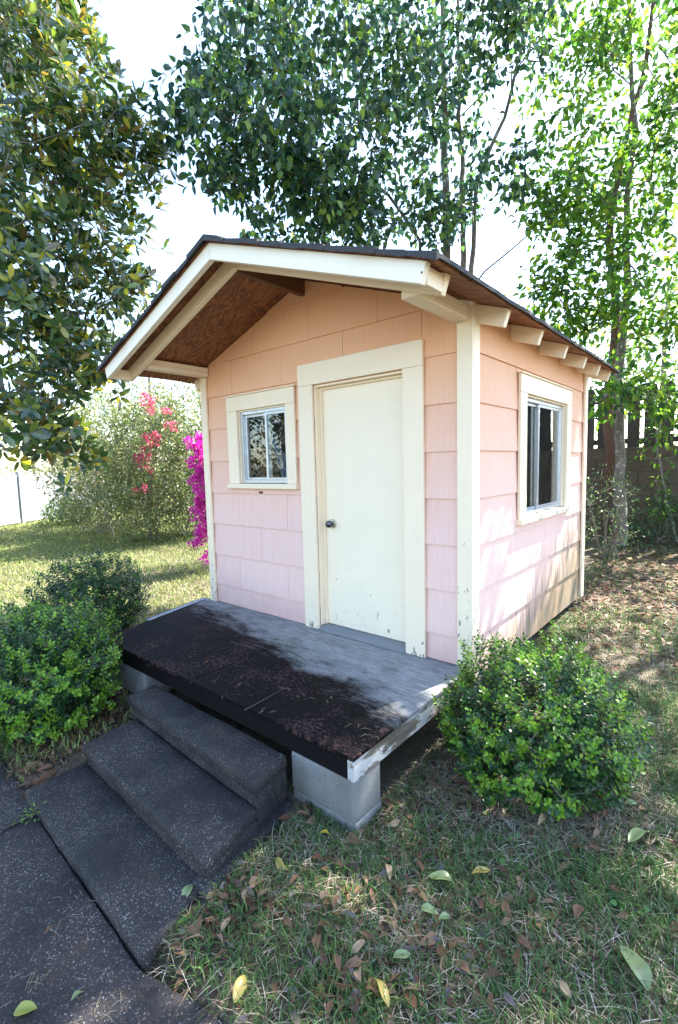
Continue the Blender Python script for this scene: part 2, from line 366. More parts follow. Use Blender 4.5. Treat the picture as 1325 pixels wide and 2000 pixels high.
# ------------------------------------------------------------------ concrete steps
st = thing('concrete_steps', 'two dark pebbled concrete steps rising from the walkway to the porch deck', 'steps', (1.6, -1.4, -.42))
def stepbox(poly, z0, z1, name, bev=.012): return slab(poly, z0, z1, name, st, bev)
stepbox([(2.197, -1.378), (2.147, -1.135), (.934, -1.135), (.940, -1.323)], -.185, -.127, 'upper_tread', .014)
stepbox([(2.178, -1.356), (2.140, -1.14), (.95, -1.14), (.955, -1.302)], -.46, -.183, 'upper_riser', .006)
stepbox([(2.258, -1.672), (2.186, -1.357), (1.01, -1.306), (1.041, -1.634)], -.305, -.25, 'lower_tread', .014)
stepbox([(2.236, -1.650), (2.19, -1.36), (1.03, -1.31), (1.058, -1.613)], -.47, -.303, 'lower_riser', .006)
stepbox([(2.30, -1.69), (2.19, -1.125), (2.10, -1.125), (2.18, -1.69)], -.50, -.345, 'footing', .02)

# ------------------------------------------------------------------ shed
W, D = 2.534, 2.461; Z0, EX = 1.011, .28
XC, PEAK, SL = W/2, 2.555, .352          # ridge line and rafter-top slope
def roofz(x): return PEAK-SL*abs(x-XC)
shed = thing('garden_shed', 'small pink shingled garden shed with cream door under a gabled porch roof', 'shed', (XC, D/2, -.1))
def clip(poly, a, b, c):       # keep a*s+b*z <= c
    out = []
    for p, q in zip(poly, poly[1:]+poly[:1]):
        dp, dq = a*p[0]+b*p[1]-c, a*q[0]+b*q[1]-c
        if dp <= 0: out.append(p)
        if dp*dq < 0: t = dp/(dp-dq); out.append((p[0]+(q[0]-p[0])*t, p[1]+(q[1]-p[1])*t))
    return out
def minus_rect(poly, r):
    s0, s1, z0, z1 = r; res = []
    for piece in (clip(poly, 1, 0, s0), clip(poly, -1, 0, -s1), clip(clip(clip(poly, -1, 0, -s0), 1, 0, s1), 0, 1, z0), clip(clip(clip(poly, -1, 0, -s0), 1, 0, s1), 0, -1, -z1)):
        if len(piece) >= 3: res.append(piece)
    return res
def wall(name, length, to3, holes, top, zbot, mats, seed, gable=False, stained=False, seams=(.09, .395)):
    """to3(s, z, d) -> world point d metres outside the wall plane"""
    r = random.Random(seed); mb = MB()
    outline = [(0, zbot+.02), (length, zbot+.02), (length, top(length)), (length/2, top(length/2)), (0, top(0))] if gable else [(0, zbot+.02), (length, zbot+.02), (length, top(length)), (0, top(0))]
    pcs = [outline]
    for h in holes: pcs = [q for p in pcs for q in minus_rect(p, h)]
    for p in pcs:
        a = [to3(s, z, -.004) for s, z in p]; b = to3(p[0][0], p[0][1], -.05)
        mb.prism(a, np.array(b)-np.array(a[0]))
    w = mb.build(name, M['inside'], shed)
    k0 = int(math.floor((zbot-Z0)/EX)); kk = k0
    while Z0+kk*EX < max(top(0), top(length/2)):
        zb = max(Z0+kk*EX, zbot); zt = Z0+(kk+1)*EX
        s = 0.0; nxt = seams[kk % 2]+r.uniform(-.02, .02)
        while s < length-1e-6:
            s0, s1 = s, min(nxt, length)
            dzl, dzr = r.uniform(-.0015, .0015), r.uniform(-.0015, .0015)
            if s1-s0 > .03:
                poly = [(s0+.0013, zb+dzl), (s1-.0013, zb+dzr), (s1-.0013, zt+.004), (s0+.0013, zt+.004)]
                if gable:
                    m = (top(length/2)-top(0))/(length/2)
                    poly = clip(poly, -m, 1, top(0)); poly = clip(poly, m, 1, top(0)+m*length) if len(poly) > 2 else []
                else: poly = clip(poly, 0, 1, top(0))
                pcs = [poly] if len(poly) > 2 else []
                for h in holes: pcs = [q for p in pcs for q in minus_rect(p, h)]
                sb = MB(); ok = False; lift = r.uniform(0, .0010); last = stained and zb < -.05 and s1 > length-.01
                for p in pcs:
                    ar = abs(sum(a[0]*b[1]-a[1]*b[0] for a, b in zip(p, p[1:]+p[:1])))/2
                    if ar < 3e-4: continue
                    ok = True
                    off = lambda z: .0025+lift+.0115*max(0, (zt-z)/EX)
                    t = bmesh.new()
                    f = [t.verts.new(tuple(to3(a, z, off(z)))) for a, z in p]; g = [t.verts.new(tuple(to3(a, z, off(z)-.0075))) for a, z in p]
                    n = len(f); t.faces.new(f); t.faces.new(g[::-1])
                    for q in range(n): t.faces.new((f[q], g[q], g[(q+1) % n], f[(q+1) % n]))
                    sb._merge(t, 0, 1, None)
                if ok: sb.build('shingle', mats, w)
                else: sb.bm.free()
            s = nxt; nxt += .61
        kk += 1
    return w
FW_HOLE = (.455, 1.085, 1.085, 1.722); DOOR_HOLE = (1.345, 2.108, -.2, 1.80); SW_HOLE = (.835, 1.835, .815, 1.70)
top_f = lambda s: roofz(s)-.004
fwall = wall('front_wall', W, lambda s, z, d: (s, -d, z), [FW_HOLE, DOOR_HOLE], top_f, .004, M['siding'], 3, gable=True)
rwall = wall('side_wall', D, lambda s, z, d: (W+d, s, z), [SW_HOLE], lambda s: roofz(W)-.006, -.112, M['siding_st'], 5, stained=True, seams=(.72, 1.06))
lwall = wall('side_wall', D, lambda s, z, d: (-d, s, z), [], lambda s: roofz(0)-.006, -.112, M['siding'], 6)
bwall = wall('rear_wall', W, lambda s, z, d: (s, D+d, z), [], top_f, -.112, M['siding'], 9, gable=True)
# the last shingle of the bottom course has slipped and hangs crooked
low = [o for o in rwall.children if min(v.co.z for v in o.data.vertices)+world_off(o)[2] < -.09]
low.sort(key=lambda o: sum(v.co.y for v in o.data.vertices)/len(o.data.vertices))
_l = low[-1]; _l.data.transform(Matrix.Translation((.014, .012, -.012)) @ Matrix.Rotation(RAD(-1.6), 4, 'X')); tag(_l, 'slipped shingle hanging crooked at the rear corner')
MB().box(.03, W-.03, .05, D-.05, -.10, -.005).build('floor', M['floor'], shed)
# corner boards
def cboard(x0, x1, y0, y1, z0, z1, mat='corner'): return MB().box(x0, x1, y0, y1, z0, z1, .0025).build('corner_board', M[mat], shed)
cboard(W-.062, W+.034, -.034, -.014, .002, 2.125); cboard(W+.014, W+.034, -.0135, .064, -.115, 2.125)
cboard(-.034, .048, -.034, -.014, .002, 2.03); cboard(-.034, -.014, -.0135, .064, -.115, 2.03)
cboard(W+.014, W+.034, D-.055, D+.034, -.115, 2.06); cboard(-.034, -.014, D-.055, D+.034, -.115, 2.06)

# roof: rafters, barge boards, plywood, asphalt
roof = MB()
PY0, PY1 = -.806, 2.60; EAVE = 1.505
def slope_prism(side, x_in, x_out, y0, y1, t0, t1):     # slab on one slope between offsets t0..t1 above the rafter line
    a, b = XC+side*x_in, XC+side*x_out
    return [(a, y0, roofz(a)+t0), (b, y0, roofz(b)+t0), (b, y0, roofz(b)+t1), (a, y0, roofz(a)+t1)], (0, y1-y0, 0)
for sd in (-1, 1): roof.prism(*slope_prism(sd, 0.0 if sd > 0 else .0005, EAVE, PY0, PY1, .0015, .0145))
roof = roof.build('roof', M['ply'], shed)
for sd in (-1, 1):             # ragged asphalt courses, each lapping the one below
    e = EAVE+.022; x1 = e; kk = 0; r = random.Random(sd)
    while x1 > .02:
        x0 = max(x1-.15, .0); t = bmesh.new(); n = 26; rows = []
        ys = [PY0-.030, PY0-.009]+[PY0+(PY1-PY0)*q/24 for q in range(1, 24)]+[PY1+.009, PY1+.03]
        for q in range(n+1):
            y = ys[q]; jx = r.uniform(-.008, .008); jz = r.uniform(-.002, .004)
            dr_ = 0
            if q in (0, n): y += r.uniform(-.012, .006); dr_ = .017
            xo, xi = XC+sd*(x1+jx), XC+sd*max(x0-.01, 0)
            zt = .0155+.004*1+jz
            rows.append([t.verts.new((xo, y, roofz(xo)+zt-(.004 if kk else .010)-dr_)), t.verts.new((xo, y, roofz(xo)+zt+.0085)), t.verts.new((xi, y, roofz(xi)+zt+.001)), t.verts.new((xi, y, roofz(xi)+zt-.003-dr_))])
        for A_, B_ in zip(rows, rows[1:]):
            for c in range(4): t.faces.new((A_[c], A_[(c+1) % 4], B_[(c+1) % 4], B_[c]))
        t.faces.new(rows[0]); t.faces.new(rows[-1][::-1])
        t_front = rows[0]
        mb = MB(); mb._merge(t, 0, 1, None); mb.build('roofing_course', M['asphalt'], roof); x1 = x0; kk += 1
t = MB()
for sd in (-1, 1):
    a, b = XC, XC+sd*.13
    t.prism([(a, PY0-.03, roofz(a)+.024), (b, PY0-.03, roofz(b)+.024), (b, PY0-.03, roofz(b)+.034), (a, PY0-.03, roofz(a)+.036)], (0, PY1-PY0+.06, 0))
t.build('ridge_cap', M['asphalt'], roof)
def rafter(y0, y1, side, x_in, x_out, depth, mat, name, tail=True, parent=None):
    a, b = XC+side*x_in, XC+side*x_out
    up = np.array([0, roofz(a)-.0005]), np.array([0, roofz(b)-.0005]); v = depth*math.hypot(1, SL)
    cut = .0 if not tail else depth*SL*.9
    pl = [(a, y0, up[0][1]), (b, y0, up[1][1]), (b-side*cut, y0, roofz(b-side*cut)-v), (a, y0, up[0][1]-v)]
    return MB().prism(pl, (0, y1-y0, 0), .002).build(name, mat, parent or shed)
for sd in (-1, 1):
    rafter(-.80, -.762, sd, .0015, 1.455, .089, M['barge'], 'barge_board')
    rafter(-.625, -.587, sd, .0015, 1.455, .089, M['trim'], 'rafter')
    xb = XC+sd*1.40
    MB().box(min(xb, xb+sd*.038), max(xb, xb+sd*.038), -.7605, -.6265, roofz(xb)-.10, roofz(xb)-.022, .002).build('eave_block', M['trim'], shed)
    for y in (.045, .60, 1.15, 1.68, 2.14, 2.55):
        rafter(y-.02, y+.02, sd, 1.275, 1.478, .094, M['trim'], 'rafter_tail')
    x0 = -.012 if sd < 0 else W-.078
    for z0, z1 in ((2.005, 2.0425), (2.044, 2.082)):
        y0 = -.575+(.006 if z0 > 2.04 else 0)
        MB().box(x0+(.002 if z0 > 2.04 else 0), x0+.089, y0, -.0135, z0+(.03 if sd < 0 else 0), z1+(.03 if sd < 0 else 0), .002).build('plate_beam', M['trim'], shed)
    xs = x0+.02 if sd < 0 else x0+.012
    MB().prism([(xs, -.045, 2.03 if sd < 0 else 2.0), (xs, -.015, 2.03 if sd < 0 else 2.0), (xs, -.015, 1.985 if sd < 0 else 1.99), (xs, -.03, 1.985 if sd < 0 else 1.99)], (.045, 0, 0)).build('beam_cleat', M['trim'], shed)
MB().box(XC-.019, XC+.019, -.586, -.002, PEAK-.115, PEAK-.016, .002).build('ridge_beam', M['rawwood'], shed)
# nail heads on the barge board
mb = MB()
for u, v in ((829, 508), (824, 532)):
    p = ony(u, v, -.8015); mb.box(p[0]-.004, p[0]+.004, -.8018, -.7995, p[2]-.004, p[2]+.004)
mb.build('nail_head', M['nail'], shed)

# door
dr = MB().box(1.362, 2.092, .052, .09, .035, 1.783, .002).build('door', M['door'], shed)
t = MB(); t.box(1.3455, 1.3595, -.012, .10, .036, 1.787).box(2.0945, 2.1075, -.012, .10, .036, 1.787).box(1.3455, 2.1075, -.012, .10, 1.788, 1.7995)
t.box(1.360, 1.374, .030, .0505, .036, 1.786).box(2.080, 2.094, .030, .0505, .036, 1.786).box(1.3745, 2.0795, .030, .0505, 1.772, 1.786); t.build('door_jamb', M['trim_low'], shed)
MB().box(1.204, 1.344, -.036, -.0155, .003, 1.8045, .002).build('door_trim', M['trim_low'], shed)
MB().box(2.109, 2.252, -.036, -.0155, .003, 1.8045, .002).build('door_trim', M['trim_low'], shed)
MB().box(1.204, 2.252, -.037, -.0155, 1.8055, 1.958, .002).build('door_trim', M['trim'], shed)
MB().prism([(1.3455, -.048, .002), (1.3455, .10, .002), (1.3455, .10, .034), (1.3455, .02, .032), (1.3455, -.048, .012)], (.762, 0, 0), .002).build('door_sill', M['threshold'], shed)
MB().box(1.364, 2.09, .0475, .0515, .075, .43, .001).build('kick_panel', M['door'], dr)
kx, kz = 1.435, .80
MB().tube([(kx, .0515, kz), (kx, .046, kz), (kx, .044, kz)], [.034, .034, .026], 20).build('knob_rose', M['rose'], dr, True)
MB().tube([(kx, .045, kz), (kx, .026, kz), (kx, .022, kz), (kx, .008, kz), (kx, -.002, kz), (kx, -.006, kz)], [.011, .012, .022, .027, .024, .012], 20).build('door_knob', M['knob'], dr, True)

# windows
def window(axis, s0, s1, z0, z1, tr, mull, deep, seedname, sillmat):
    """opening s0..s1, z0..z1; axis 'y-' front wall, 'x+' right wall; tr = trim widths (left, right, top)"""
    if axis == 'y-': T = lambda a0, a1, d0, d1, h0, h1: (a0, a1, -d1, -d0, h0, h1)
    else: T = lambda a0, a1, d0, d1, h0, h1: (W+d0, W+d1, a0, a1, h0, h1)
    w = bpy.data.objects.new('window', None); C.objects.link(w); w.parent = shed; c = (s0+s1)/2
    w.location = tuple(np.array((c, 0, z0) if axis == 'y-' else (W, c, z0))-world_off(shed))
    L, Rr, Tp = tr; bx = lambda *a, bev=.002: MB().box(*T(*a), bev)
    bx(s0-L, s0+.002, .0145, .034, z0-.002, z1-.001).build('window_trim', M['trim'], w); bx(s1-.002, s1+Rr, .0145, .034, z0-.002, z1-.001).build('window_trim', M['trim'], w)
    bx(s0-L, s1+Rr, .0145, .035, z1, z1+Tp).build('window_trim', M['trim'], w)
    bx(s0-L-.012, s1+Rr+.012, .0145, .048, z1+Tp+.001, z1+Tp+.011).build('drip_cap', M['trim'], w)
    bx(s0-L-.012, s1+Rr+.008, -.03, .052, z0-.045, z0-.003, bev=.004).build('window_sill', sillmat, w)
    mb = MB()
    for q in (T(s0+.0025, s0+.012, -.05, .014, z0+.001, z1-.001), T(s1-.012, s1-.0025, -.05, .014, z0+.001, z1-.001), T(s0+.0125, s1-.0125, -.05, .014, z1-.012, z1-.001)): mb.box(*q)
    mb.build('window_jamb', M['trim'], w)
    a0, a1, h0, h1 = s0+.0125, s1-.0125, z0+.0015, z1-.0125
    fr = MB()
    for q in (T(a0, a0+.022, -deep-.04, -deep+.012, h0, h1), T(a1-.022, a1, -deep-.04, -deep+.012, h0, h1), T(a0+.0225, a1-.0225, -deep-.04, -deep+.012, h1-.026, h1), T(a0+.0225, a1-.0225, -deep-.04, -deep+.012, h0, h0+.024)): fr.box(*q, .0015)
    frame = fr.build('window_frame', M['alu'], w)
    for b0, b1, d in ((a0+.0228, mull+.016, -deep-.022), (mull-.014, a1-.0228, -deep-.002)):
        sb = MB(); hh0, hh1 = h0+.0245, h1-.0265
        for q in (T(b0, b0+.020, d-.012, d+.006, hh0, hh1), T(b1-.020, b1, d-.012, d+.006, hh0, hh1), T(b0+.0205, b1-.0205, d-.012, d+.006, hh1-.020, hh1), T(b0+.0205, b1-.0205, d-.012, d+.006, hh0, hh0+.020)): sb.box(*q, .0015)
        sb.build('sash', M['alu'], w)
        MB().box(*T(b0+.015, b1-.015, d-.005, d-.002, hh0+.015, hh1-.015)).build('pane', M['glass'], w)
    return w
window('y-', .468, 1.062, 1.098, 1.702, (.13, .095, .118), .79, .012, 'front', M['trim'])
window('x+', .845, 1.825, .825, 1.69, (.125, .125, .122), 1.26, .022, 'side', M['sill'])
MB().box(.70, .745, -.018, -.0125, 1.012, 1.032).build('wall_slot', M['nail'], shed)

# ------------------------------------------------------------------ porch deck
FL, RL = onz(198, 1247, 0), onz(420, 1163.5, 0)
xl0, xl1 = FL[0]+.0, min(RL[0], -.03); DY = -1.112
deck = thing('porch_deck', 'low porch deck of black peeling paint with bare grey strip along the shed', 'deck', (1.27, -.55, -.12))
t = MB(); xm = 1.33
t.prism([(xl0, DY-.012, -.018), (xm-.001, DY-.012, -.018), (xm-.001, -.002, -.018), (xl1, -.002, -.018)], (0, 0, .018), .003, 2).build('top_sheet', M['decktop'], deck)
MB().prism([(xm+.001, DY-.012, -.018), (W+.008, DY-.012, -.018), (W+.008, -.002, -.018), (xm+.001, -.002, -.018)], (0, 0, .018), .003, 2).build('top_sheet', M['decktop'], deck)
MB().box(xl0+.01, W-.036, DY, DY+.038, -.119, -.0185, .003).build('front_board', M['deckfront'], deck)
MB().box(W-.0355, W+.002, DY-.002, -.04, -.119, -.0185, .003).build('end_board', M['deckend'], deck)
MB().prism([(xl0+.012, DY+.039, -.119), (xl0+.05, DY+.039, -.119), (xl1+.05, -.04, -.119), (xl1+.012, -.04, -.119)], (0, 0, .1005)).build('end_board', M['deckend'], deck)
for x in (.55, .95, 1.35, 1.75, 2.15): MB().box(x, x+.038, DY+.0385, -.04, -.118, -.0188).build('joist', M['joist'], deck)
a = np.array([xl1-.004, -.03]); bq = np.array([xl1+(xl0-xl1)*.62, -.03+(DY+.03)*.62]); dn = np.array([bq[1]-a[1], -(bq[0]-a[0])]); dn /= np.linalg.norm(dn)
if dn[0] < 0: dn = -dn
t = MB().prism([(*(a-dn*.012), .001), (*(a+dn*.028), .001), (*(bq+dn*.02), .001), (*(bq-dn*.012), .001)], (0, 0, .005), .001)
t.prism([(*(a-dn*.016), -.02), (*(a-dn*.0125), -.02), (*(bq-dn*.0125), -.02), (*(bq-dn*.016), -.02)], (0, 0, .030)); t.build('edge_strip', M['rusty'], deck)

# ------------------------------------------------------------------ concrete blocks under deck and shed
def cblock(x0, y0, lx, ly, z1, label, group=None, h=.19, hollow=True):
    t = thing('concrete_block', label, 'block', (x0+lx/2, y0+ly/2, z1-h), group)
    MB().box(x0, x0+lx, y0, y0+ly, z1-h, z1, .010, 3).build('block_body', M['block'], t, True); return t
cblock(2.148, -1.112, .385, .195, -.1195, 'pale grey concrete block propping the deck corner beside the steps')
cblock(2.150, -1.108, .385, .195, -.3105, 'dirty half-buried concrete block beneath the pale corner block')
cblock(.36, -1.108, .39, .19, -.1195, 'shadowed grey concrete block under the deck beside the upper step')
for q, (x, y) in enumerate(((2.10, .10), (2.10, 2.2), (.04, .10), (.04, 2.2), (1.1, 1.2), (.02, -.62))):
    g = float(ground_z(x+.2, y+.1)); top = -.1205 if y < 0 else -.1005
    cblock(x, y, .39, .19, top, 'grey concrete pier block in the dark space under the shed', 'pier blocks under the shed', h=max(.1, top-g+.02))

# ------------------------------------------------------------------ things stored behind the front window
t = thing('folded_lawn_chair', 'folded aluminium lawn chair leaning behind the front shed window', 'chair', (.95, .3, -.005))
def seg(p, q, n=2): return [tuple(np.array(p)+(np.array(q)-np.array(p))*i/(n-1)) for i in range(n)]
MB().tube(seg((1.45, .24, .01), (.80, .12, 1.36)), .011, 8).build('frame_tube', M['alu'], t, True)
MB().tube(seg((1.20, .26, .01), (.60, .16, 1.62)), .011, 8).build('frame_tube', M['alu'], t, True)
MB().tube(seg((1.33, .30, .01), (.66, .20, 1.54)), .009, 8).build('frame_tube', M['alu'], t, True)
for q in range(6):
    o = q*.034; MB().prism([(1.23+o*.9, .268, .10), (1.255+o*.9, .268, .10), (.655+o*.9, .166, 1.52-o*1.0), (.63+o*.9, .166, 1.52-o*1.0)], (0, .003, 0)).build('webbing', M['web'], t)
for k, (p, q, lab) in enumerate((((.86, .20, -.004), (.63, .11, 1.42), 'orange wooden tool handle leaning closest to the window mullion'), ((.80, .22, -.004), (.575, .11, 1.40), 'brown wooden tool handle leaning near the window jamb'))):
    o = MB().tube([p, tuple(np.array(p)+(np.array(q)-np.array(p))*.97), q], [.02, .02, .012], 12).build('tool_handle', M['handle'], None, True, loc=p); tag(o, lab, 'tool')
o = MB().tube([(.93, .16, -.004), (.73, .085, 1.235)], .021, 14).build('yellow_tube', M['yellow'], None, True, loc=(.93, .16, -.004)); tag(o, 'bright yellow plastic tube standing behind the front shed window', 'tube')
o = MB().prism([(.86, .125, -.004), (.90, .125, -.004), (.725, .085, 1.185), (.685, .085, 1.185)], (0, .014, 0)).build('wood_offcut', M['pale_board'], None, loc=(.88, .13, -.004)); tag(o, 'pale wooden offcut leaning beside the yellow tube', 'board')
o = MB().tube([(.70, .25, -.004), (.60, .15, 1.55), (.64, .15, 1.64), (.72, .16, 1.66), (.78, .17, 1.60)], [.03, .03, .035, .035, .02], 10).build('cane_handle', M['handle'], None, True, loc=(.70, .25, -.004)); tag(o, 'bent orange wooden handle hooked high behind the front window', 'tool')

# ------------------------------------------------------------------ fences and wall at the back
YW = 6.5
bw = thing('block_wall', 'old brown concrete block wall under the dark picket fence', 'wall', (2.5, YW, -.15))
MB().box(-3.0, 7.0, YW+.012, YW+.19, -.35, 1.385).build('wall_core', M['mortar'], bw)
bmesh_block = None; zr = 1.40; row = 0; hb = MB().box(-.195, .195, 0, .10, -.0955, .0955, .006, 1).build('block', M['wallblock'], bw); hbm = hb.data
hb.location = (.0, 0, 0)
hbm.transform(Matrix.Translation(Vector(world_off(bw)[:3]))); first = True
while zr > -.2:
    x = -.6+(.2 if row % 2 else 0)
    while x < 5.4:
        o = hb if first else link('block', hbm, None, bw); first = False
        o.location = (x-2.5, rng.uniform(-.004, .004), zr-.0965+.15); o.rotation_euler = (0, 0, rng.uniform(-.006, .006)); x += .40
    zr -= .20; row += 1
wf = thing('picket_fence', 'dark board fence with bright gaps standing on the block wall', 'fence', (2.5, YW+.1, 1.385))
gaps = [ony(u, 820, YW+.1)[0] for u in (1165, 1223, 1254.5, 1288, 1322.7)]
edges = [gaps[0]-.27*k for k in range(12, 0, -1)]+gaps+[gaps[-1]+.27*k for k in range(1, 10)]
for a, b2 in zip(edges, edges[1:]):
    if b2-a > .34: m_ = (a+b2)/2; prs = [(a, m_-.004), (m_-.004, b2)]
    else: prs = [(a, b2)]
    for p0, p1 in prs:
        l, r_ = p0+.030+rng.uniform(-.006, .006), p1-.030+rng.uniform(-.006, .006); h = 2.40+rng.uniform(-.02, .02)
        MB().prism([(l, YW+.09, 1.392), (r_, YW+.09, 1.392), (r_+rng.uniform(-.008, .008), YW+.09, h-.05), (r_-.05, YW+.09, h), (l+.05, YW+.09, h), (l, YW+.09, h-.05)], (0, .018, 0)).build('picket', M['fence'], wf)
for z in (1.46, 2.15): MB().box(-2.2, 6.2, YW+.1085, YW+.147, z, z+.089).build('rail', M['fence'], wf)
for x in (-1.9, .55, 3.0, 5.45): MB().box(x, x+.089, YW+.1475, YW+.237, 1.0, 2.38).build('post', M['fence'], wf)

fa, fb = onz(0, 1031, -.36), onz(76, 1019, -.36); fd = (fb-fa)[:2]; fd /= np.linalg.norm(fd)
vf = thing('vinyl_fence', 'white vinyl privacy fence along the far edge of the lawn', 'fence', (*fa[:2], -.36))
ppos = onz(38, 1024, -.36)[:2]; t0 = float(np.dot(ppos-fa[:2], fd)); nrm = np.array([-fd[1], fd[0]])
ang = math.atan2(fd[1], fd[0])
for k in range(-4, 5):
    s = t0+k*2.0; c = fa[:2]+fd*s; g = float(ground_z(*c))
    Mx = Matrix.Translation((c[0], c[1], 0)) @ Matrix.Rotation(ang, 4, 'Z')
    MB().box(-.06, .06, -.06, .06, g-.05, 1.30, .006, 1, Mx).build('post', M['vinyl'], vf)
    MB().box(.0605, 1.9395, -.025, .025, g+.06, g+.18, .004, 1, Mx).build('rail', M['vinyl'], vf); MB().box(.0605, 1.9395, -.025, .025, 1.10, 1.20, .004, 1, Mx).build('rail', M['vinyl'], vf)
    for q in range(8): MB().box(.0615+q*.2347, .0615+q*.2347+.2325, -.014, .014, g+.179, 1.101, .004, 1, Mx).build('panel_board', M['vinyl'], vf)

# ------------------------------------------------------------------ foliage
def unit(v): return v/(np.linalg.norm(v, axis=-1, keepdims=True)+1e-9)
def leaves(P, Dr, Nn, L, Wd, col, fold=.25, droop=.15, shape='ovate'):
    """one 8-vertex folded leaf per row: base, two side pairs, tip and midrib"""
    n = len(P); Dr = unit(Dr); S = unit(np.cross(Dr, Nn)); Nn = np.cross(S, Dr); L = np.broadcast_to(L, n)[:, None]; Wd = np.broadcast_to(Wd, n)[:, None]
    a, wa, b, wb = {'ovate': (.30, .50, .66, .36), 'obovate': (.38, .38, .74, .50), 'ellip': (.27, .43, .70, .47), 'lance': (.32, .5, .68, .42), 'heart': (.22, .5, .58, .40)}[shape]
    def pt(t, s, k): return P+Dr*(L*t)+S*(Wd*s)+Nn*(L*(-droop*t*t)+Wd*abs(s)*fold*k)
    V = np.stack([pt(0, 0, 0), pt(a, -wa, 1), pt(a, 0, 0), pt(a, wa, 1), pt(b, -wb, 1), pt(b, 0, 0), pt(b, wb, 1), pt(1, 0, 0)], 1)
    base = np.arange(n)[:, None]*8
    T = np.array([(0, 1, 2), (0, 2, 3), (1, 4, 5), (1, 5, 2), (2, 5, 6), (2, 6, 3), (4, 7, 5), (5, 7, 6)])
    Fc = (base[:, :, None]+T[None]).reshape(-1, 3)
    return V.reshape(-1, 3), Fc, np.repeat(col, 8, 0)
def quads(P, Dr, Nn, L, Wd, col):       # cheap 4-vertex leaf for small or far ones
    n = len(P); Dr = unit(Dr); S = unit(np.cross(Dr, Nn)); L = np.broadcast_to(L, n)[:, None]; Wd = np.broadcast_to(Wd, n)[:, None]
    Nn = np.cross(S, Dr)
    V = np.stack([P, P+Dr*L*.55-S*Wd*.5+Nn*Wd*.15, P+Dr*L, P+Dr*L*.55+S*Wd*.5+Nn*Wd*.15], 1); b = np.arange(n)[:, None]*4
    Fc = (b[:, :, None]+np.array([(0, 1, 2), (0, 2, 3)])[None]).reshape(-1, 3)
    return V.reshape(-1, 3), Fc, np.repeat(col, 4, 0)
def palette(n, cols, wts, var=.22, r=rng):
    c = np.array(cols)[r.choice(len(cols), n, p=np.array(wts)/sum(wts))]; return np.clip(c*r.uniform(1-var, 1+var, (n, 1))*r.uniform(.93, 1.07, (n, 3)), 0, 1)
def rdir(n, r=rng): return unit(r.normal(size=(n, 3)))
def blob(c, rad, n, r=rng, shell=.0):
    d = rdir(n, r); q = (r.uniform(shell**3, 1, n)**(1/3))[:, None]; return np.asarray(c)+d*q*np.asarray(rad)
def skeleton(stems, stem_r, targets, step=.3, tip=.004, r=rng, power=.46, up=.25):
    """grow branches from the stems to every target; returns chains and radii"""
    pos = []; par = []
    chains = []
    for P in stems:
        P = np.asarray(P, float); out = [P[0]]
        for a, b_ in zip(P, P[1:]):
            m = max(1, int(np.linalg.norm(b_-a)/step)); out += [a+(b_-a)*(q+1)/m for q in range(m)]
        ids = []
        for q, p in enumerate(out):
            pos.append(p+(r.normal(size=3)*.012 if q else 0)); par.append(ids[-1] if ids else -1); ids.append(len(pos)-1)
        chains.append(ids)
    nst = len(chains); A = np.array(pos); cap = 20000; buf = np.zeros((cap, 3)); buf[:len(A)] = A; n = len(A)
    dist = np.min(np.linalg.norm(targets[:, None]-A[None], axis=2), axis=1)
    for ti in np.argsort(dist):
        tg = targets[ti]; d = tg-buf[:n]; dd = np.linalg.norm(d, axis=1)
        cost = dd+up*np.maximum(0, -d[:, 2])*2.0+.25*np.maximum(0, .8-buf[:n, 2]+0)
        k = int(np.argmin(cost)); a = buf[k]; m = max(1, int(dd[k]/step)); ids = [k]
        bow = r.normal(size=3)*.07*dd[k]+np.array([0, 0, .08*dd[k]])
        for q in range(m):
            t_ = (q+1)/m
            if n >= cap-1: break
            buf[n] = a+(tg-a)*t_+bow*math.sin(math.pi*t_)+(r.normal(size=3)*.012 if t_ < 1 else 0); par.append(ids[-1]); ids.append(n); n += 1
        chains.append(ids)
    cnt = np.zeros(n); child = np.zeros(n)
    for q in par:
        if q >= 0: child[q] += 1
    for q in range(n-1, -1, -1):
        if child[q] == 0: cnt[q] += 1
        if par[q] >= 0: cnt[par[q]] += cnt[q]
    rad = tip*np.maximum(cnt, 1)**power
    out_c, out_r = [], []
    for ci, ids in enumerate(chains):
        if len(ids) < 2: continue
        R_ = rad[ids].copy()
        if ci < nst: R_ = np.linspace(stem_r[ci], max(stem_r[ci]*.18, tip*2), len(ids)); R_[0] *= 1.25
        else: R_[0] = R_[1]
        out_c.append(buf[ids]); out_r.append(R_)
    return out_c, out_r, buf[:n], np.array(par)
def foliage(parent, name, parts, mat):
    V = []; Fc = []; K = []; b = 0
    for v, f, c in parts: V.append(v); Fc.append(f+b); K.append(c); b += len(v)
    V = np.concatenate(V)-world_off(parent) if parent is not None else np.concatenate(V)
    return link(name, np_mesh(name, V, np.concatenate(Fc), np.concatenate(K)), mat, parent)
def wood_parts(parent, k, chains, radii, mats, n=8):
    for q in range(k): wood_part(parent, 'trunk', chains[q:q+1], radii[q:q+1], mats[q % len(mats)], n)
    tag(wood_part(parent, 'branches', chains[k:], radii[k:], mats[0], 5), kind='stuff')
def wood_part(parent, name, chains, radii, mat, n=6):
    v, f = tube_arrays(chains, radii, n); return link(name, np_mesh(name, v-world_off(parent), f, smooth=True), mat, parent)
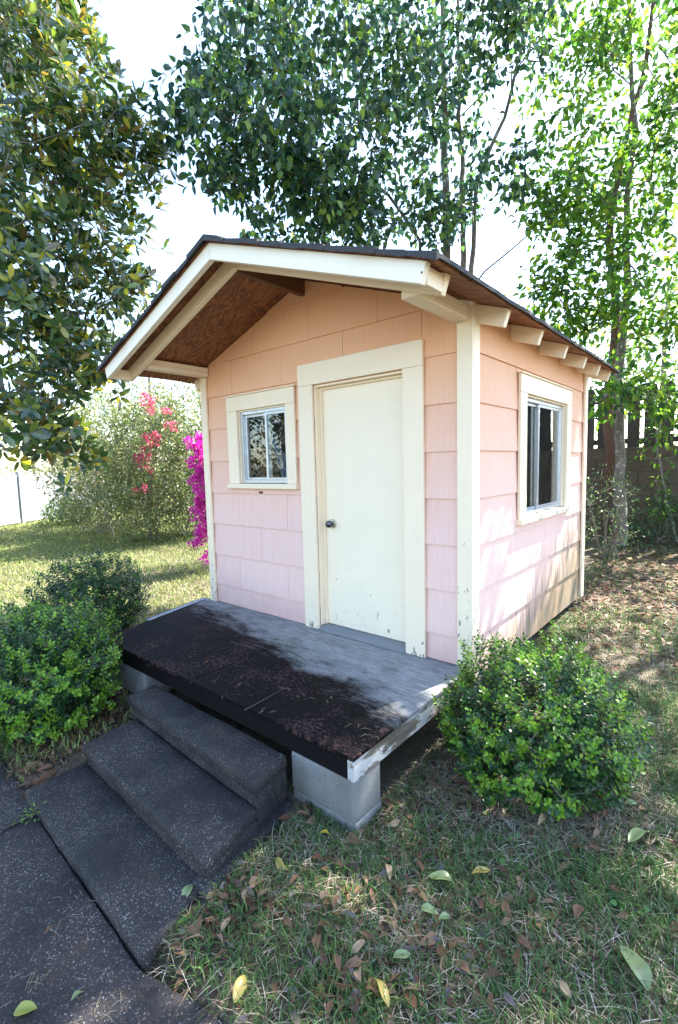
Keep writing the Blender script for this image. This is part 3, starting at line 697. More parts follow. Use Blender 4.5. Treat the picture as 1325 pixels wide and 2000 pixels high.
def pxblob(u, v, depth, rpx, rdep, n, r=rng, shell=.0, sq=1.0):
    """points in an ellipsoid seen at (u, v) whose true radius follows from its distance"""
    c = at(u, v, depth); s = rpx*depth/F_PX; q = blob((0, 0, 0), (1, 1, 1), n, r, shell)
    return c+q[:, :1]*s*_R+q[:, 1:2]*s*sq*_U+q[:, 2:]*rdep*_fw
def sprays(T, k, r, spread, L, lw, cols, wts, shape, droop=.15, hang=0.0, upw=0.0, fn=leaves, fold=.25, out=None, var=.22):
    """k leaves round every target point"""
    n = len(T)*k; B = np.repeat(T, k, 0); d = rdir(n, r)
    P = B+d*spread*r.uniform(.15, 1, (n, 1)); Dr = d+r.normal(size=(n, 3))*.5+np.array([0, 0, -hang+upw])
    if out is not None: Dr = Dr+unit(B-out)*.8
    Nn = unit(np.array([0, 0, 1.0])+r.normal(size=(n, 3))*.55)
    Ls = L*r.uniform(.65, 1.2, n); args = (P, Dr, Nn, Ls, Ls*lw, palette(n, cols, wts, var, r))
    return fn(*args) if fn is quads else fn(*args, fold=fold, droop=droop, shape=shape)

# --- magnolia on the left
r1 = np.random.default_rng(11)
mb_ = at(-330, 900, 6.6); mbase = np.array([mb_[0], mb_[1], float(ground_z(mb_[0], mb_[1]))])
mt = thing('magnolia_tree', 'large glossy evergreen magnolia tree at the edge of the lawn', 'tree', mbase)
T = np.concatenate([pxblob(*a, r=r1, shell=.35) for a in (
    (50, -90, 6.0, 170, 1.0, 60), (75, 70, 5.9, 115, .9, 62), (20, 170, 5.6, 150, .9, 60), (150, 250, 5.7, 120, .8, 66), (235, 265, 5.8, 65, .5, 24), (300, 325, 5.9, 36, .3, 9), (60, 380, 5.6, 150, .9, 74),
    (180, 400, 5.8, 90, .6, 34), (110, 540, 5.6, 145, .8, 76), (215, 545, 5.8, 68, .5, 22), (50, 680, 5.4, 140, .8, 66), (150, 690, 5.5, 62, .5, 18), (40, 810, 5.2, 80, .6, 24), (110, 860, 5.2, 40, .3, 7), (165, 905, 5.3, 22, .2, 3),
    (-200, 100, 6.3, 260, 1.4, 90), (-220, 480, 6.2, 260, 1.4, 90), (-200, -350, 6.8, 330, 1.6, 80))])
ch, ra, nod, _ = skeleton([[mbase, mbase+(.05, .1, 2.2), mbase+(.1, .15, 4.5), mbase+(.15, .2, 7.2)]], [.19], T, .3, .006, r1)
wood_parts(mt, 1, ch, ra, [M['bark']])
cm = np.array([mbase[0], mbase[1], 4.0])
def rosettes(T, k, r, L, lw, cols, wts, centre, sub=2, jit=.13):
    B = np.repeat(T, sub, 0)+r.normal(size=(len(T)*sub, 3))*jit; ax = unit(unit(B-centre)*.7+np.array([0, 0, .45])+r.normal(size=B.shape)*.45); n = len(B)
    f1 = unit(np.cross(ax, r.normal(size=ax.shape))); f2 = np.cross(ax, f1); j = np.tile(np.arange(k), n); th = j*2.4+np.repeat(r.uniform(0, 6.28, n), k)
    A = np.repeat(ax, k, 0); side = np.repeat(f1, k, 0)*np.cos(th)[:, None]+np.repeat(f2, k, 0)*np.sin(th)[:, None]; t_ = j/k
    Dr = side*(1.05-.6*t_)[:, None]+A*(.15+.8*t_)[:, None]+r.normal(size=A.shape)*.15; Ls = L*r.uniform(.7, 1.15, n*k)
    P = np.repeat(B, k, 0)+A*(.09*(t_-.6))[:, None]+side*.012
    return leaves(P, Dr, A-side*.15+r.normal(size=A.shape)*.15, Ls, Ls*lw, palette(n*k, cols, wts, .25, r), .16, .16, 'ellip')
foliage(mt, 'crown', [rosettes(T, 9, r1, .155, .40, [(.026, .060, .028), (.046, .090, .036), (.10, .145, .036), (.17, .12, .04), (.34, .32, .05)], [5, 5, 3, 1.0, 1.8], cm)], M['leaf_gloss'])

# --- dark green tree behind the shed
r2 = np.random.default_rng(12)
hb_ = at(868, 480, 7.4); g0 = lambda p: np.array([p[0], p[1], float(ground_z(p[0], p[1]))])
base = g0(hb_); ht = thing('evergreen_tree', 'many-stemmed dark green tree rising directly behind the shed roof', 'tree', base)
T = np.concatenate([pxblob(*a, r=r2) for a in (
    (345, 215, 5.7, 40, .35, 12), (420, 265, 5.8, 95, .6, 60), (390, 170, 5.9, 55, .5, 20), (480, 120, 6.1, 105, .8, 64), (560, 270, 6.0, 115, .9, 95), (520, 20, 6.4, 130, .9, 70), (680, 130, 6.4, 140, 1.0, 100), (650, 330, 6.2, 110, .8, 76),
    (560, 405, 6.4, 75, .6, 40), (700, 430, 6.6, 75, .6, 56), (620, 440, 6.8, 60, .5, 26), (860, 440, 7.0, 50, .4, 18), (800, 250, 6.8, 110, .9, 66), (780, 60, 6.8, 120, 1.0, 60), (800, 400, 6.9, 55, .5, 22), (905, 90, 7.0, 90, .8, 34), (960, 25, 6.4, 70, .6, 30), (900, 380, 7.2, 60, .6, 18), (990, 340, 6.6, 60, .5, 17), (1010, 50, 6.6, 85, .6, 32), (930, 300, 7.3, 55, .5, 12), (450, 340, 6.0, 55, .4, 20), (870, 200, 7.4, 60, .6, 16),
    (620, -170, 6.8, 260, 1.4, 120), (900, -200, 7.2, 260, 1.4, 110))])
stems = [[base, at(872, 400, 7.4), at(868, 200, 7.5), at(862, -60, 7.7), at(850, -260, 8)], [base+(.12, .06, 0), at(905, 430, 7.5), at(898, 230, 7.6), at(893, 0, 7.7), at(905, -200, 7.9)],
         [base+(.22, -.02, 0), at(925, 450, 7.5), at(932, 360, 7.5), at(985, 230, 7.5), at(1020, 90, 7.4), at(1040, -90, 7.4)], [base+(-.1, .05, 0), at(820, 470, 7.2), at(760, 380, 6.8), at(640, 300, 6.4), at(520, 230, 6.1), at(400, 215, 5.8)], [base+(.3, .05, 0), at(925, 560, 7.3), at(948, 530, 7.25), at(1000, 487, 7.2), at(1045, 452, 7.2), at(1130, 436, 7.3)]]
ch, ra, nod, _ = skeleton(stems, [.10, .075, .07, .05, .042], T, .28, .0036, r2)
wood_parts(ht, 5, ch, ra, [M['bark']])
foliage(ht, 'crown', [sprays(T, 13, r2, .21, .116, .60, [(.020, .058, .034), (.034, .085, .036), (.075, .155, .036), (.19, .28, .045)], [5, 4, 3, 1.6], 'heart', .22, .75, fold=.22)], M['leaf'])

# --- pale green twin-stemmed tree by the block wall
r3 = np.random.default_rng(13)
b3 = g0(onz(1212, 1067, -.1)); rt_ = thing('twin_stemmed_tree', 'slender twin-stemmed tree with pale green leaves before the block wall', 'tree', b3)
dpt = float((b3-CAM) @ _fw)
T = np.concatenate([pxblob(*a, r=r3) for a in (
    (1100, 130, dpt, 90, .9, 34), (1230, 120, dpt, 110, 1.0, 50), (1090, 300, dpt-.2, 75, .8, 34), (1220, 320, dpt-.3, 110, 1.0, 60), (1120, 430, dpt-.4, 80, .8, 44), (1260, 480, dpt-.6, 85, .8, 46), (1130, 540, dpt-.4, 70, .7, 34), (1085, 610, dpt-.3, 45, .4, 12), (1060, 420, dpt-.4, 45, .4, 16), (1110, 660, dpt-.2, 40, .4, 9), (1160, 620, dpt-.3, 45, .4, 12), (1050, 560, dpt-.2, 32, .3, 6),
    (1210, 620, dpt-.5, 60, .6, 16), (1290, 640, dpt-.8, 60, .6, 22), (1240, 750, dpt-.9, 52, .5, 20), (1310, 800, dpt-.9, 50, .4, 16), (1180, 780, dpt-.7, 30, .3, 6), (1310, 250, dpt-1, 90, .8, 36), (1160, -60, dpt, 170, 1.2, 70), (1340, -160, dpt-.5, 260, 1.4, 60), (1480, 250, dpt-.6, 200, 1.4, 70), (1470, 620, dpt-.6, 150, 1.0, 40))])
s2 = g0(onz(1192, 1042, -.1))
stems = [[b3, at(1212, 900, dpt), at(1206, 760, dpt), at(1225, 560, dpt), at(1222, 430, dpt), at(1240, 250, dpt), at(1232, 80, dpt), at(1225, -150, dpt)],
         [s2, at(1190, 880, dpt+.5), at(1192, 740, dpt+.4), at(1205, 600, dpt+.2), at(1190, 470, dpt), at(1215, 300, dpt), at(1262, 120, dpt), at(1290, -120, dpt)]]
ch, ra, nod, _ = skeleton(stems, [.082, .09], T, .3, .0036, r3)
wood_parts(rt_, 2, ch, ra, [M['bark'], M['bark_red']])
foliage(rt_, 'crown', [sprays(T, 14, r3, .27, .13, .50, [(.060, .145, .012), (.095, .19, .016), (.15, .22, .02), (.03, .085, .018)], [4, 4, 2, 3], 'ovate', .15, .25)], M['leaf_thin'])

# --- tall shade trees added out of frame on the sun side to shade the yard
def simple_tree(name, label, base, h, crown_r, n, leafn, L, cols, wts, seed, mat, bark, lw=.5, stem=.14, group=None, hang=.3, zlo=.4, spread=.35, fn=quads):
    r = np.random.default_rng(seed); base = g0(np.array([base[0], base[1], 0])); o = thing(name, label, 'tree', base, group)
    c = base+np.array([0, 0, h*(zlo+1)/2]); T = blob(c, (crown_r, crown_r, h*(1-zlo)/2), n, r, .2)
    T = T+r.normal(size=T.shape)*.15
    lean = r.normal(size=2)*.04*h
    ch, ra, _, _ = skeleton([[base, base+(lean[0]*.3, lean[1]*.3, h*.35), base+(lean[0], lean[1], h*.92)]], [stem], T, .55, .006, r)
    wood_part(o, 'trunk', ch, ra, bark, 6)
    if leafn: foliage(o, 'crown', [sprays(T, leafn, r, spread, L, lw, cols, wts, 'ovate', hang=hang, fn=fn)], mat)
    return o
GREENS = [(.05, .115, .016), (.08, .165, .02), (.13, .21, .025)]
simple_tree('shade_tree', 'tall leafy tree added beside the block wall to shade the yard', (5.4, 4.4), 9.5, 2.3, 350, 13, .15, GREENS, [2, 2, 1], 21, M['leaf_thin'], M['bark'], zlo=.36)
simple_tree('shade_tree', 'leafy tree added between the shed and block wall to shade the yard', (4.1, 3.9), 8.0, 1.5, 170, 13, .14, GREENS, [2, 2, 1], 22, M['leaf_thin'], M['bark'], zlo=.48, stem=.09)
simple_tree('garden_tree', 'dense tree across the walkway facing the shed front', (-5.5, -6.2), 6.5, 2.4, 300, 20, .16, [(.03, .07, .025), (.05, .1, .03)], [1, 1], 23, M['leaf'], M['bark'], zlo=.12, spread=.4)
# --- background trees
simple_tree('bare_tree', 'pale leafless tree far beyond the thicket', at(288, 700, 24)[:2], 12.5, 2.8, 120, 0, 0, GREENS, [1, 1, 1], 31, None, M['bark_pale'], stem=.15, zlo=.3)
simple_tree('bare_tree', 'thin leafless tree seen past the shed roof end', at(1015, 700, 26)[:2], 12, 3.0, 130, 3, .12, [(.2, .22, .08), (.25, .2, .1)], [1, 1], 32, M['leaf_thin'], M['bark_pale'], stem=.13, zlo=.25)
for q, (u, d, h, cr, seed, lab) in enumerate(((1290, 13, 6.5, 2.6, 33, 'sunlit yellow-green tree beyond the dark board fence'), (1120, 19, 8, 2.8, 34, 'airy light green tree behind the shed eave beyond the fence'), (1440, 14, 8, 3, 35, 'broad bright tree beyond the fence end'))):
    simple_tree('deciduous_tree', lab, at(u, 800, d)[:2], h, cr, 170, 12, .17, [(.16, .24, .04), (.24, .30, .06), (.11, .18, .04)], [2, 2, 1], seed, M['leaf_thin'], M['bark'], zlo=.15, spread=.5)
for q, (u, d, h, cr, seed, lab) in enumerate(((60, 22, 5.5, 3.0, 41, 'pale sunlit tree rising behind the white fence'), (230, 20, 5.2, 2.6, 42, 'washed-out yellow-green tree behind the pink-flowered thicket'), (-190, 21, 7, 3.4, 43, 'bushy tree behind the white fence past the magnolia'), (400, 26, 7, 3.0, 44, 'light green tree glimpsed under the porch eave'))):
    simple_tree('deciduous_tree', lab, at(u, 800, d)[:2], h, cr, 150, 14, .20, [(.20, .24, .06), (.28, .28, .09), (.13, .18, .05)], [2, 2, 1], seed, M['leaf_thin'], M['bark_pale'], zlo=.1, spread=.6)

for u, d, h, cr, seed, lab in ((640, 13.5, 7.5, 2.6, 45, 'pale yellow-green tree showing low through the dark crown behind the shed'), (985, 17, 7.5, 2.6, 46, 'thin pale tree in the sky gap beyond the shed roof end')):
    simple_tree('deciduous_tree', lab, at(u, 800, d)[:2], h, cr, 170, 13 if seed == 45 else 10, .17, [(.14, .20, .03), (.20, .25, .04), (.10, .16, .03)], [2, 2, 1], seed, M['leaf_thin'], M['bark_pale'], zlo=.3, spread=.5)
# --- azaleas and the thicket
def shrub(name, label, base, rad, h, n, leafn, L, cols, wts, seed, flowers=None, mat='leaf', lw=.45, spread=.12, stem='twig'):
    r = np.random.default_rng(seed); base = g0(np.array([base[0], base[1], 0])); o = thing(name, label, 'shrub', base)
    T = blob(base+np.array([0, 0, h*.5]), (rad, rad, h*.5), n, r, .45); T = T+r.normal(size=T.shape)*rad*.08; T = T[T[:, 2] > base[2]+.08]
    stems = [[base+np.array([*(r.normal(size=2)*rad*.15), 0]), base+np.array([*(r.normal(size=2)*rad*.4), h*.55])] for _ in range(7)]
    ch, ra, _, _ = skeleton(stems, [.02]*7, T, .2, .0032, r, .38)
    wood_part(o, 'stem', ch, ra, M[stem], 4)
    foliage(o, 'foliage', [sprays(T, leafn, r, spread, L, lw, cols, wts, 'ovate', fn=quads)], M[mat])
    if flowers:
        fc, clus = flowers; Pf = np.concatenate([pxblob(*c, r=r) for c in clus])
        foliage(o, 'blossom', [sprays(Pf, 14, r, .05, .045, .9, fc, [1]*len(fc), 'ovate', fn=quads, var=.25)], M['petal'])
    return o
AZ = [(.07, .115, .03), (.12, .17, .045), (.20, .21, .085), (.26, .22, .12)]
shrub('azalea_bush', 'azalea bush covered in magenta blossom beside the shed corner', at(455, 1000, 7.9)[:2], .62, 2.2, 330, 12, .05, AZ, [4, 2, .6, .3], 51, ([(.62, .03, .40), (.74, .06, .50), (.48, .02, .34)], [(388, 868, 7.5, 24, .2, 34), (400, 900, 7.5, 30, .25, 60), (392, 940, 7.45, 22, .2, 30), (405, 965, 7.4, 24, .25, 42), (393, 1000, 7.4, 22, .2, 34), (402, 1030, 7.4, 20, .2, 30), (392, 1058, 7.4, 14, .2, 10), (380, 1062, 7.4, 8, .1, 4), (440, 900, 7.6, 45, .4, 90), (440, 1000, 7.5, 45, .4, 70), (376, 905, 7.5, 9, .1, 5), (405, 1085, 7.4, 16, .2, 5)]))
shrub('azalea_bush', 'straggly azalea with scattered coral-red blossom in the thicket', at(300, 1000, 10.8)[:2], 1.25, 3.2, 900, 14, .085, AZ, [3, 3, 2, 1], 52, ([(.66, .11, .20), (.74, .22, .33), (.58, .07, .15)], [(288, 782, 9.8, 13, .2, 16), (296, 800, 9.8, 8, .1, 6), (325, 803, 9.8, 10, .2, 5), (296, 858, 9.7, 16, .2, 20), (282, 885, 9.7, 14, .2, 16), (278, 900, 9.7, 14, .2, 14), (335, 832, 9.8, 10, .2, 7), (283, 955, 9.7, 9, .1, 4), (262, 958, 9.7, 5, .1, 3), (292, 918, 9.7, 5, .1, 3)]), spread=.16)
shrub('thicket_shrub', 'twiggy half-bare shrub between the coral azalea and white fence', at(205, 1000, 12.2)[:2], 1.35, 2.7, 800, 12, .085, AZ, [1.5, 3, 3, 2], 53, spread=.2, stem='bark_pale')
shrub('thicket_shrub', 'tall twiggy shrub behind the coral azalea', at(265, 1000, 14)[:2], 2.0, 4.4, 1100, 13, .10, AZ, [1.5, 3, 3, 2], 54, spread=.24, stem='bark_pale')
shrub('thicket_shrub', 'twiggy shrub behind the magenta azalea', at(370, 1000, 11.5)[:2], 1.4, 3.6, 900, 13, .085, AZ, [2, 3, 2, 2], 55, spread=.2, stem='bark_pale')
shrub('green_shrub', 'low leafy green clump at the foot of the white fence', (-12.2, 3.4), .9, .7, 160, 12, .12, [(.05, .11, .03), (.09, .15, .04)], [1, 1], 56, spread=.15)
shrub('wall_shrub', 'small-leaved shrub growing beside the tree trunks at the wall', at(1190, 960, dpt-.9)[:2], .42, 1.25, 110, 9, .04, [(.06, .13, .04), (.10, .18, .05)], [1, 1], 57)
shrub('wall_shrub', 'leafy dark weed clump at the foot of the block wall', at(1290, 1030, dpt+.1)[:2], .5, .7, 90, 10, .07, [(.05, .11, .035), (.08, .15, .045)], [1, 1], 58)
# leaning sapling at the right of the wall
r4 = np.random.default_rng(14); sb_ = g0(onz(1323, 1060, -.1)); sp_ = thing('leaning_sapling', 'thin sapling leaning across in front of the block wall', 'tree', sb_)
T = np.concatenate([pxblob(*a, r=r4) for a in ((1285, 880, 7.2, 35, .3, 7), (1300, 960, 7.2, 40, .3, 7), (1275, 720, 7.2, 45, .4, 14), (1300, 1000, 7.0, 40, .3, 5))])
ch, ra, _, _ = skeleton([[sb_, at(1300, 960, 7.4), at(1284, 860, 7.3), at(1268, 720, 7.2)]], [.022], T, .2, .003, r4)
wood_part(sp_, 'trunk', ch, ra, M['bark_pale'], 6)
foliage(sp_, 'crown', [sprays(T, 7, r4, .16, .10, .45, GREENS, [1, 2, 1], 'ovate', .15, .2)], M['leaf_thin'])

# --- clipped boxwoods
def boxwood(label, c, rad, seed, n=2300, L=.024, fresh=.35):
    r = np.random.default_rng(seed); c = np.asarray(c, float); base = g0(c); o = thing('boxwood_bush', label, 'bush', base)
    d = rdir(n, r); lump = 1+.12*np.sin(d[:, 0]*5+seed)*np.sin(d[:, 1]*4+1)+.08*np.sin(d[:, 2]*9+d[:, 0]*7)+.05*np.sin(d[:, 1]*17+d[:, 2]*13)
    q = np.where(r.random(n) < .72, r.uniform(.90, 1.05, n), r.uniform(.55, .92, n))*lump; q = q*np.where(r.random(n) < .02, r.uniform(1.04, 1.15, n), 1)
    P = c+d*q[:, None]*np.asarray(rad); keep = P[:, 2] > ground_z(P[:, 0], P[:, 1])+.06; P, d, q = P[keep], d[keep], q[keep]
    ax = unit(d*.8+np.array([0, 0, .75])+r.normal(size=d.shape)*.35); k = 10; n2 = len(P)
    j = np.tile(np.arange(k), n2); B = np.repeat(P, k, 0); A = np.repeat(ax, k, 0)
    s1 = unit(np.cross(A, r.normal(size=A.shape))); s2 = np.cross(A, s1)
    th = (j % 2)*np.pi+(j//2)*np.pi/2; side = s1; rot = np.repeat(r.uniform(0, 6.28, n2), k)+th
    f1 = np.repeat(unit(np.cross(ax, np.array([.3, .5, .8]))), k, 0); f2 = np.cross(A, f1)
    side = f1*np.cos(rot)[:, None]+f2*np.sin(rot)[:, None]
    t_ = (j//2)/(k/2); size = L*r.uniform(.75, 1.25, len(B))*(1.05-.35*t_)
    Pl = B+A*(L*2.6*(t_-.6))[:, None]; Dl = side*(1-.45*t_)[:, None]+A*(.25+.7*t_)[:, None]; Nl = A-side*.2+r.normal(size=A.shape)*.12
    young = np.repeat(r.random(n2) < fresh, k)*(np.repeat(q, k) > .88)
    col = np.where(young[:, None], palette(len(B), [(.15, .30, .022), (.23, .38, .034), (.095, .21, .022)], [2, 1.6, 2], .2, r), palette(len(B), [(.024, .072, .020), (.040, .11, .024), (.015, .046, .020)], [2, 2, 1.6], .25, r))
    foliage(o, 'foliage', [leaves(Pl, Dl, Nl, size, size*.58, col, .12, .1, 'obovate')], M['boxleaf'])
    tips = P[r.random(n2) < .16]
    stems = [[base+np.array([*(r.normal(size=2)*.035), -.02]), c+np.array([*(r.normal(size=2)*rad[0]*.2), -rad[2]*.2])] for _ in range(5)]
    ch, ra, _, _ = skeleton(stems, [.017]*5, tips, .08, .0016, r, .42); wood_part(o, 'stem', ch, ra, M['twig'], 5)
    return o
cR = at(1043, 1418, 2.38); boxwood('rounded boxwood bush growing against the right end of the porch deck', cR, (.435, .43, .40), 61, 2700, .025, .55)
cL = at(72, 1308, 3.05); boxwood('rounded boxwood bush beside the steps at the walkway edge', cL, (.50, .47, .40), 62, 2900, .027, .62)
cB = at(182, 1172, 4.35); boxwood('darker boxwood bush behind the deck end on the lawn side', cB, (.43, .46, .40), 63, 1900, .027, .15)

# ------------------------------------------------------------------ grass, litter and weeds
def free(x, y):
    """True where soil is open: not under shed, deck, steps or walkway"""
    a = ~((x > -.05) & (x < W+.02) & (y > -.0) & (y < D+.03)); b = ~((x > xl0) & (x < W-.02) & (y > DY+.05) & (y <= 0))
    c = ~((x > .93) & (x < 2.26-.15*(y+1.69)/.57*0) & (y > -1.70) & (y < -1.1)); d = ~((x > 1.03) & (x < 2.28) & (y > -1.95) & (y < -1.6))
    e = ~((y < -1.965+.27*np.clip(x-2.3, 0, .56)) & (y > -3.5) & (x < 2.75+.12*vnoise(x, y, .2, 5)))
    return a & b & c & d & e
def in_view(x, y, z, m=120):
    d = np.stack([x, y, z], -1)-CAM; w = d @ _fw; u = IW/2+F_PX*(d @ _R)/np.maximum(w, .05); v = IH/2-F_PX*(d @ _U)/np.maximum(w, .05)
    return (w > .25) & (u > -m) & (u < IW+m) & (v < IH+2*m)
def scatter(n, x0, x1, y0, y1, r, dens=None):
    x = r.uniform(x0, x1, n); y = r.uniform(y0, y1, n); k = free(x, y)
    if dens is not None: k &= r.random(n) < dens(x, y)
    x, y = x[k], y[k]; z = ground_z(x, y); k = in_view(x, y, z); return np.stack([x[k], y[k], z[k]], -1)
def blades(P, h, w, cols, wts, r, flat=0.0):
    n = len(P); a = r.uniform(0, 2*np.pi, n); D_ = np.stack([np.cos(a), np.sin(a), np.zeros(n)], -1); lean = r.uniform(.25, 1.15, n)[:, None]+flat
    H = (h*r.uniform(.5, 1.3, n))[:, None]; S_ = np.stack([-np.sin(a), np.cos(a), np.zeros(n)], -1)*(w*r.uniform(.7, 1.3, n))[:, None]
    up_ = np.array([0, 0, 1.0])/(1+flat*2)
    m = P+D_*H*lean*.28+up_*H*.62; tp = P+D_*H*lean*.95+up_*H*(.95-.25*lean*(1/(1+flat)))
    V = np.stack([P-S_*.5, P+S_*.5, m+S_*.42, m-S_*.42, tp], 1); b = np.arange(n)[:, None]*5
    Fc = (b[:, :, None]+np.array([(0, 1, 2), (0, 2, 3), (3, 2, 4)])[None]).reshape(-1, 3)
    return V.reshape(-1, 3), Fc, np.repeat(palette(n, cols, wts, .25, r), 5, 0)
r5 = np.random.default_rng(15)
litter_zone = lambda x, y: sm((y-.9)/2.2)*sm((x-2.2)/.4)*sm((5.2-x)/1.5)
gd = lambda x, y: np.clip((.36+1.15*(vnoise(x, y, .33, 8)-.25))*(1-.78*litter_zone(x, y))*(1-.85*sm((.62-np.hypot(x-cR[0], y-cR[1]))/.25)), .04, 1)
GC = [(.065, .135, .036), (.09, .175, .045), (.13, .215, .06), (.05, .105, .04)]
g1 = scatter(150000, 1.9, 6.0, -2.4, 1.2, r5, gd); g2 = scatter(60000, 2.3, 7.0, 1.2, 6.3, r5, gd); g3 = scatter(120000, -9, .9, -1.9, 5.0, r5, lambda x, y: .35+.6*vnoise(x, y, .6, 4)); g4 = scatter(70000, -18, -6, -3, 8, r5)
o = foliage(None, 'grass', [blades(g1, .048, .0036, GC, [3, 3, 2, 2], r5), blades(g2, .065, .006, GC, [3, 3, 2, 1], r5), blades(g3, .06, .009, [(.12, .18, .04), (.20, .25, .07), (.32, .32, .14)], [2, 3, 3], r5), blades(g4, .07, .018, [(.12, .18, .04), (.20, .25, .07), (.32, .32, .14)], [2, 3, 3], r5)], M['grass'])
tag(o, 'patchy green lawn grass growing round the shed', 'grass', kind='stuff')
s1 = scatter(120000, 1.9, 6.0, -2.4, 1.2, r5, lambda x, y: np.clip(1.25-gd(x, y)*1.1, .12, 1)*.68); s2_ = scatter(26000, 2.3, 7, 1.2, 6.3, r5); s3 = scatter(30000, -9, .9, -1.9, 5, r5)
SC = [(.40, .33, .23), (.27, .205, .135), (.52, .46, .36), (.17, .12, .08)]
o = foliage(None, 'dead_grass', [blades(s1+np.array([0, 0, .006]), .05, .003, SC, [3, 2, 2, 1], r5, 1.2), blades(s2_+np.array([0, 0, .006]), .06, .005, SC, [3, 2, 2, 1], r5, 1.2), blades(s3, .05, .008, SC, [3, 2, 2, 1], r5, 1.0)], M['dry'])
tag(o, 'straw-coloured dead grass matted between the green blades', 'grass', kind='stuff')
def litter(P, L, r, cols, wts, lift=.012, lw=.42, tilt=.35):
    n = len(P); a = r.uniform(0, 2*np.pi, n); Dr = np.stack([np.cos(a), np.sin(a), r.normal(size=n)*.22], -1); Nn = unit(np.array([0, 0, 1.0])+r.normal(size=(n, 3))*tilt); Ls = L*r.uniform(.5, 1.25, n)
    return leaves(P+np.array([0, 0, 1])*(lift*r.uniform(.3, 1.5, n))[:, None], Dr, Nn, Ls, Ls*lw*r.uniform(.75, 1.2, n), palette(n, cols, wts, .3, r), fold=.55, droop=.22, shape='ovate')
LC = [(.145, .075, .042), (.21, .12, .07), (.095, .055, .04), (.27, .175, .11), (.16, .13, .12)]
l1 = scatter(4200, 1.9, 5.5, -2.4, 1.2, r5, lambda x, y: .35+.6*vnoise(x, y, .5, 9)); l2 = scatter(24000, 2.2, 6.5, .8, 6.4, r5, lambda x, y: .12+.88*litter_zone(x, y)); l3 = scatter(900, -.3, 1.05, -1.9, -1.1, r5); l4 = scatter(900, -8, 0, -1, 5, r5)
l6 = np.concatenate([np.stack([p[0]+r5.normal(size=m)*sd_, p[1]+r5.normal(size=m)*sd_, np.zeros(m)], -1) for p, m, sd_ in ((onz(420, 1800, -.37), 90, .07), (onz(480, 1760, -.36), 50, .06), (onz(700, 1760, -.35), 60, .12), (onz(850, 1900, -.35), 70, .14), (onz(1000, 1800, -.35), 60, .12), (onz(590, 1580, -.35), 40, .04), (onz(690, 1930, -.35), 60, .08), (onz(1180, 1620, -.34), 50, .12))]); l6[:, 2] = ground_z(l6[:, 0], l6[:, 1]); l6 = l6[free(l6[:, 0], l6[:, 1])]
l5 = scatter(500, 2.25, 2.9, -1.1, -.1, r5)
o = foliage(None, 'leaf_litter', [litter(l1, .05, r5, LC, [3, 2, 2, 1, 1]), litter(l2, .075, r5, LC+[(.36, .27, .19)], [3, 3, 2, 2, 1, 1]), litter(l3, .075, r5, LC, [3, 2, 3, 1, 1]), litter(l4, .07, r5, LC, [2, 2, 1, 1, 1]), litter(l5, .06, r5, LC, [3, 2, 3, .5, .5]), litter(l6, .06, r5, LC, [3, 2, 2, 1.5, 1], .02, .42, .6)], M['dry'])
tag(o, 'brown fallen leaf litter strewn over the yard', 'leaf litter', kind='stuff')

# broad-leaved weeds
def weed(u, v, z, name, label, n, L, lw, cols, seed, spread, mat='leaf', group=None, shape='ovate', rise=.5):
    r = np.random.default_rng(seed); p = onz(u, v, z); p[2] = max(float(ground_z(p[0], p[1])), z-.01) if z > -.38 else z
    o = thing(name, label, 'weed', p, group); d = rdir(n, r); d[:, 2] = np.abs(d[:, 2])*rise
    P = p+d*spread*r.uniform(.1, 1, (n, 1)); Nn = unit(np.array([0, 0, 1.0])+r.normal(size=(n, 3))*.35)
    st_ = [[tuple(p), tuple(q)] for q in P[::2]]; mb = MB()
    for a, q in st_: mb.tube([a, q], [.0012, .0008], 4, False)
    mb.build('stem', M['twig'], o); Ls = L*r.uniform(.6, 1.2, n)
    foliage(o, 'foliage', [leaves(P, d*np.array([1, 1, .4]), Nn, Ls, Ls*lw, palette(n, cols, [1]*len(cols), .2, r), .15, .2, shape)], M[mat]); return o
WC = [(.07, .16, .035), (.11, .22, .045)]
weed(612, 1600, -.35, 'broadleaf_weed', 'leafy weed sprouting against the block beside the steps', 16, .035, .6, WC, 71, .06)
weed(70, 1590, -.402, 'fern_weed', 'bright ferny weed growing from the joint between walkway slabs', 70, .022, .4, [(.12, .22, .04), (.16, .27, .05)], 72, .085, rise=.6)
weed(398, 1785, -.37, 'broadleaf_weed', 'weed sprig at the corner of the landing slab', 18, .03, .6, WC, 73, .07)
for k, (u, v) in enumerate(((815, 1530), (880, 1540), (1000, 1640), (940, 1590), (1150, 1690), (1230, 1770), (1010, 1690))):
    weed(u, v, -.335, 'clover_weed', 'small round-leaved weed in the grass before the right boxwood', 14, .022, .8, WC, 80+k, .05, group='weeds before the right boxwood', rise=.5)
weed(728, 1790, -.35, 'clover_weed', 'round-leaved weed among leaves in the open foreground grass', 16, .022, .8, WC, 95, .055)
weed(30, 1480, -.38, 'grass_tuft', 'long-bladed grass tuft under the left boxwood', 26, .14, .06, [(.06, .12, .035), (.09, .15, .04)], 96, .05, 'grass', None, 'lance', 1.2)

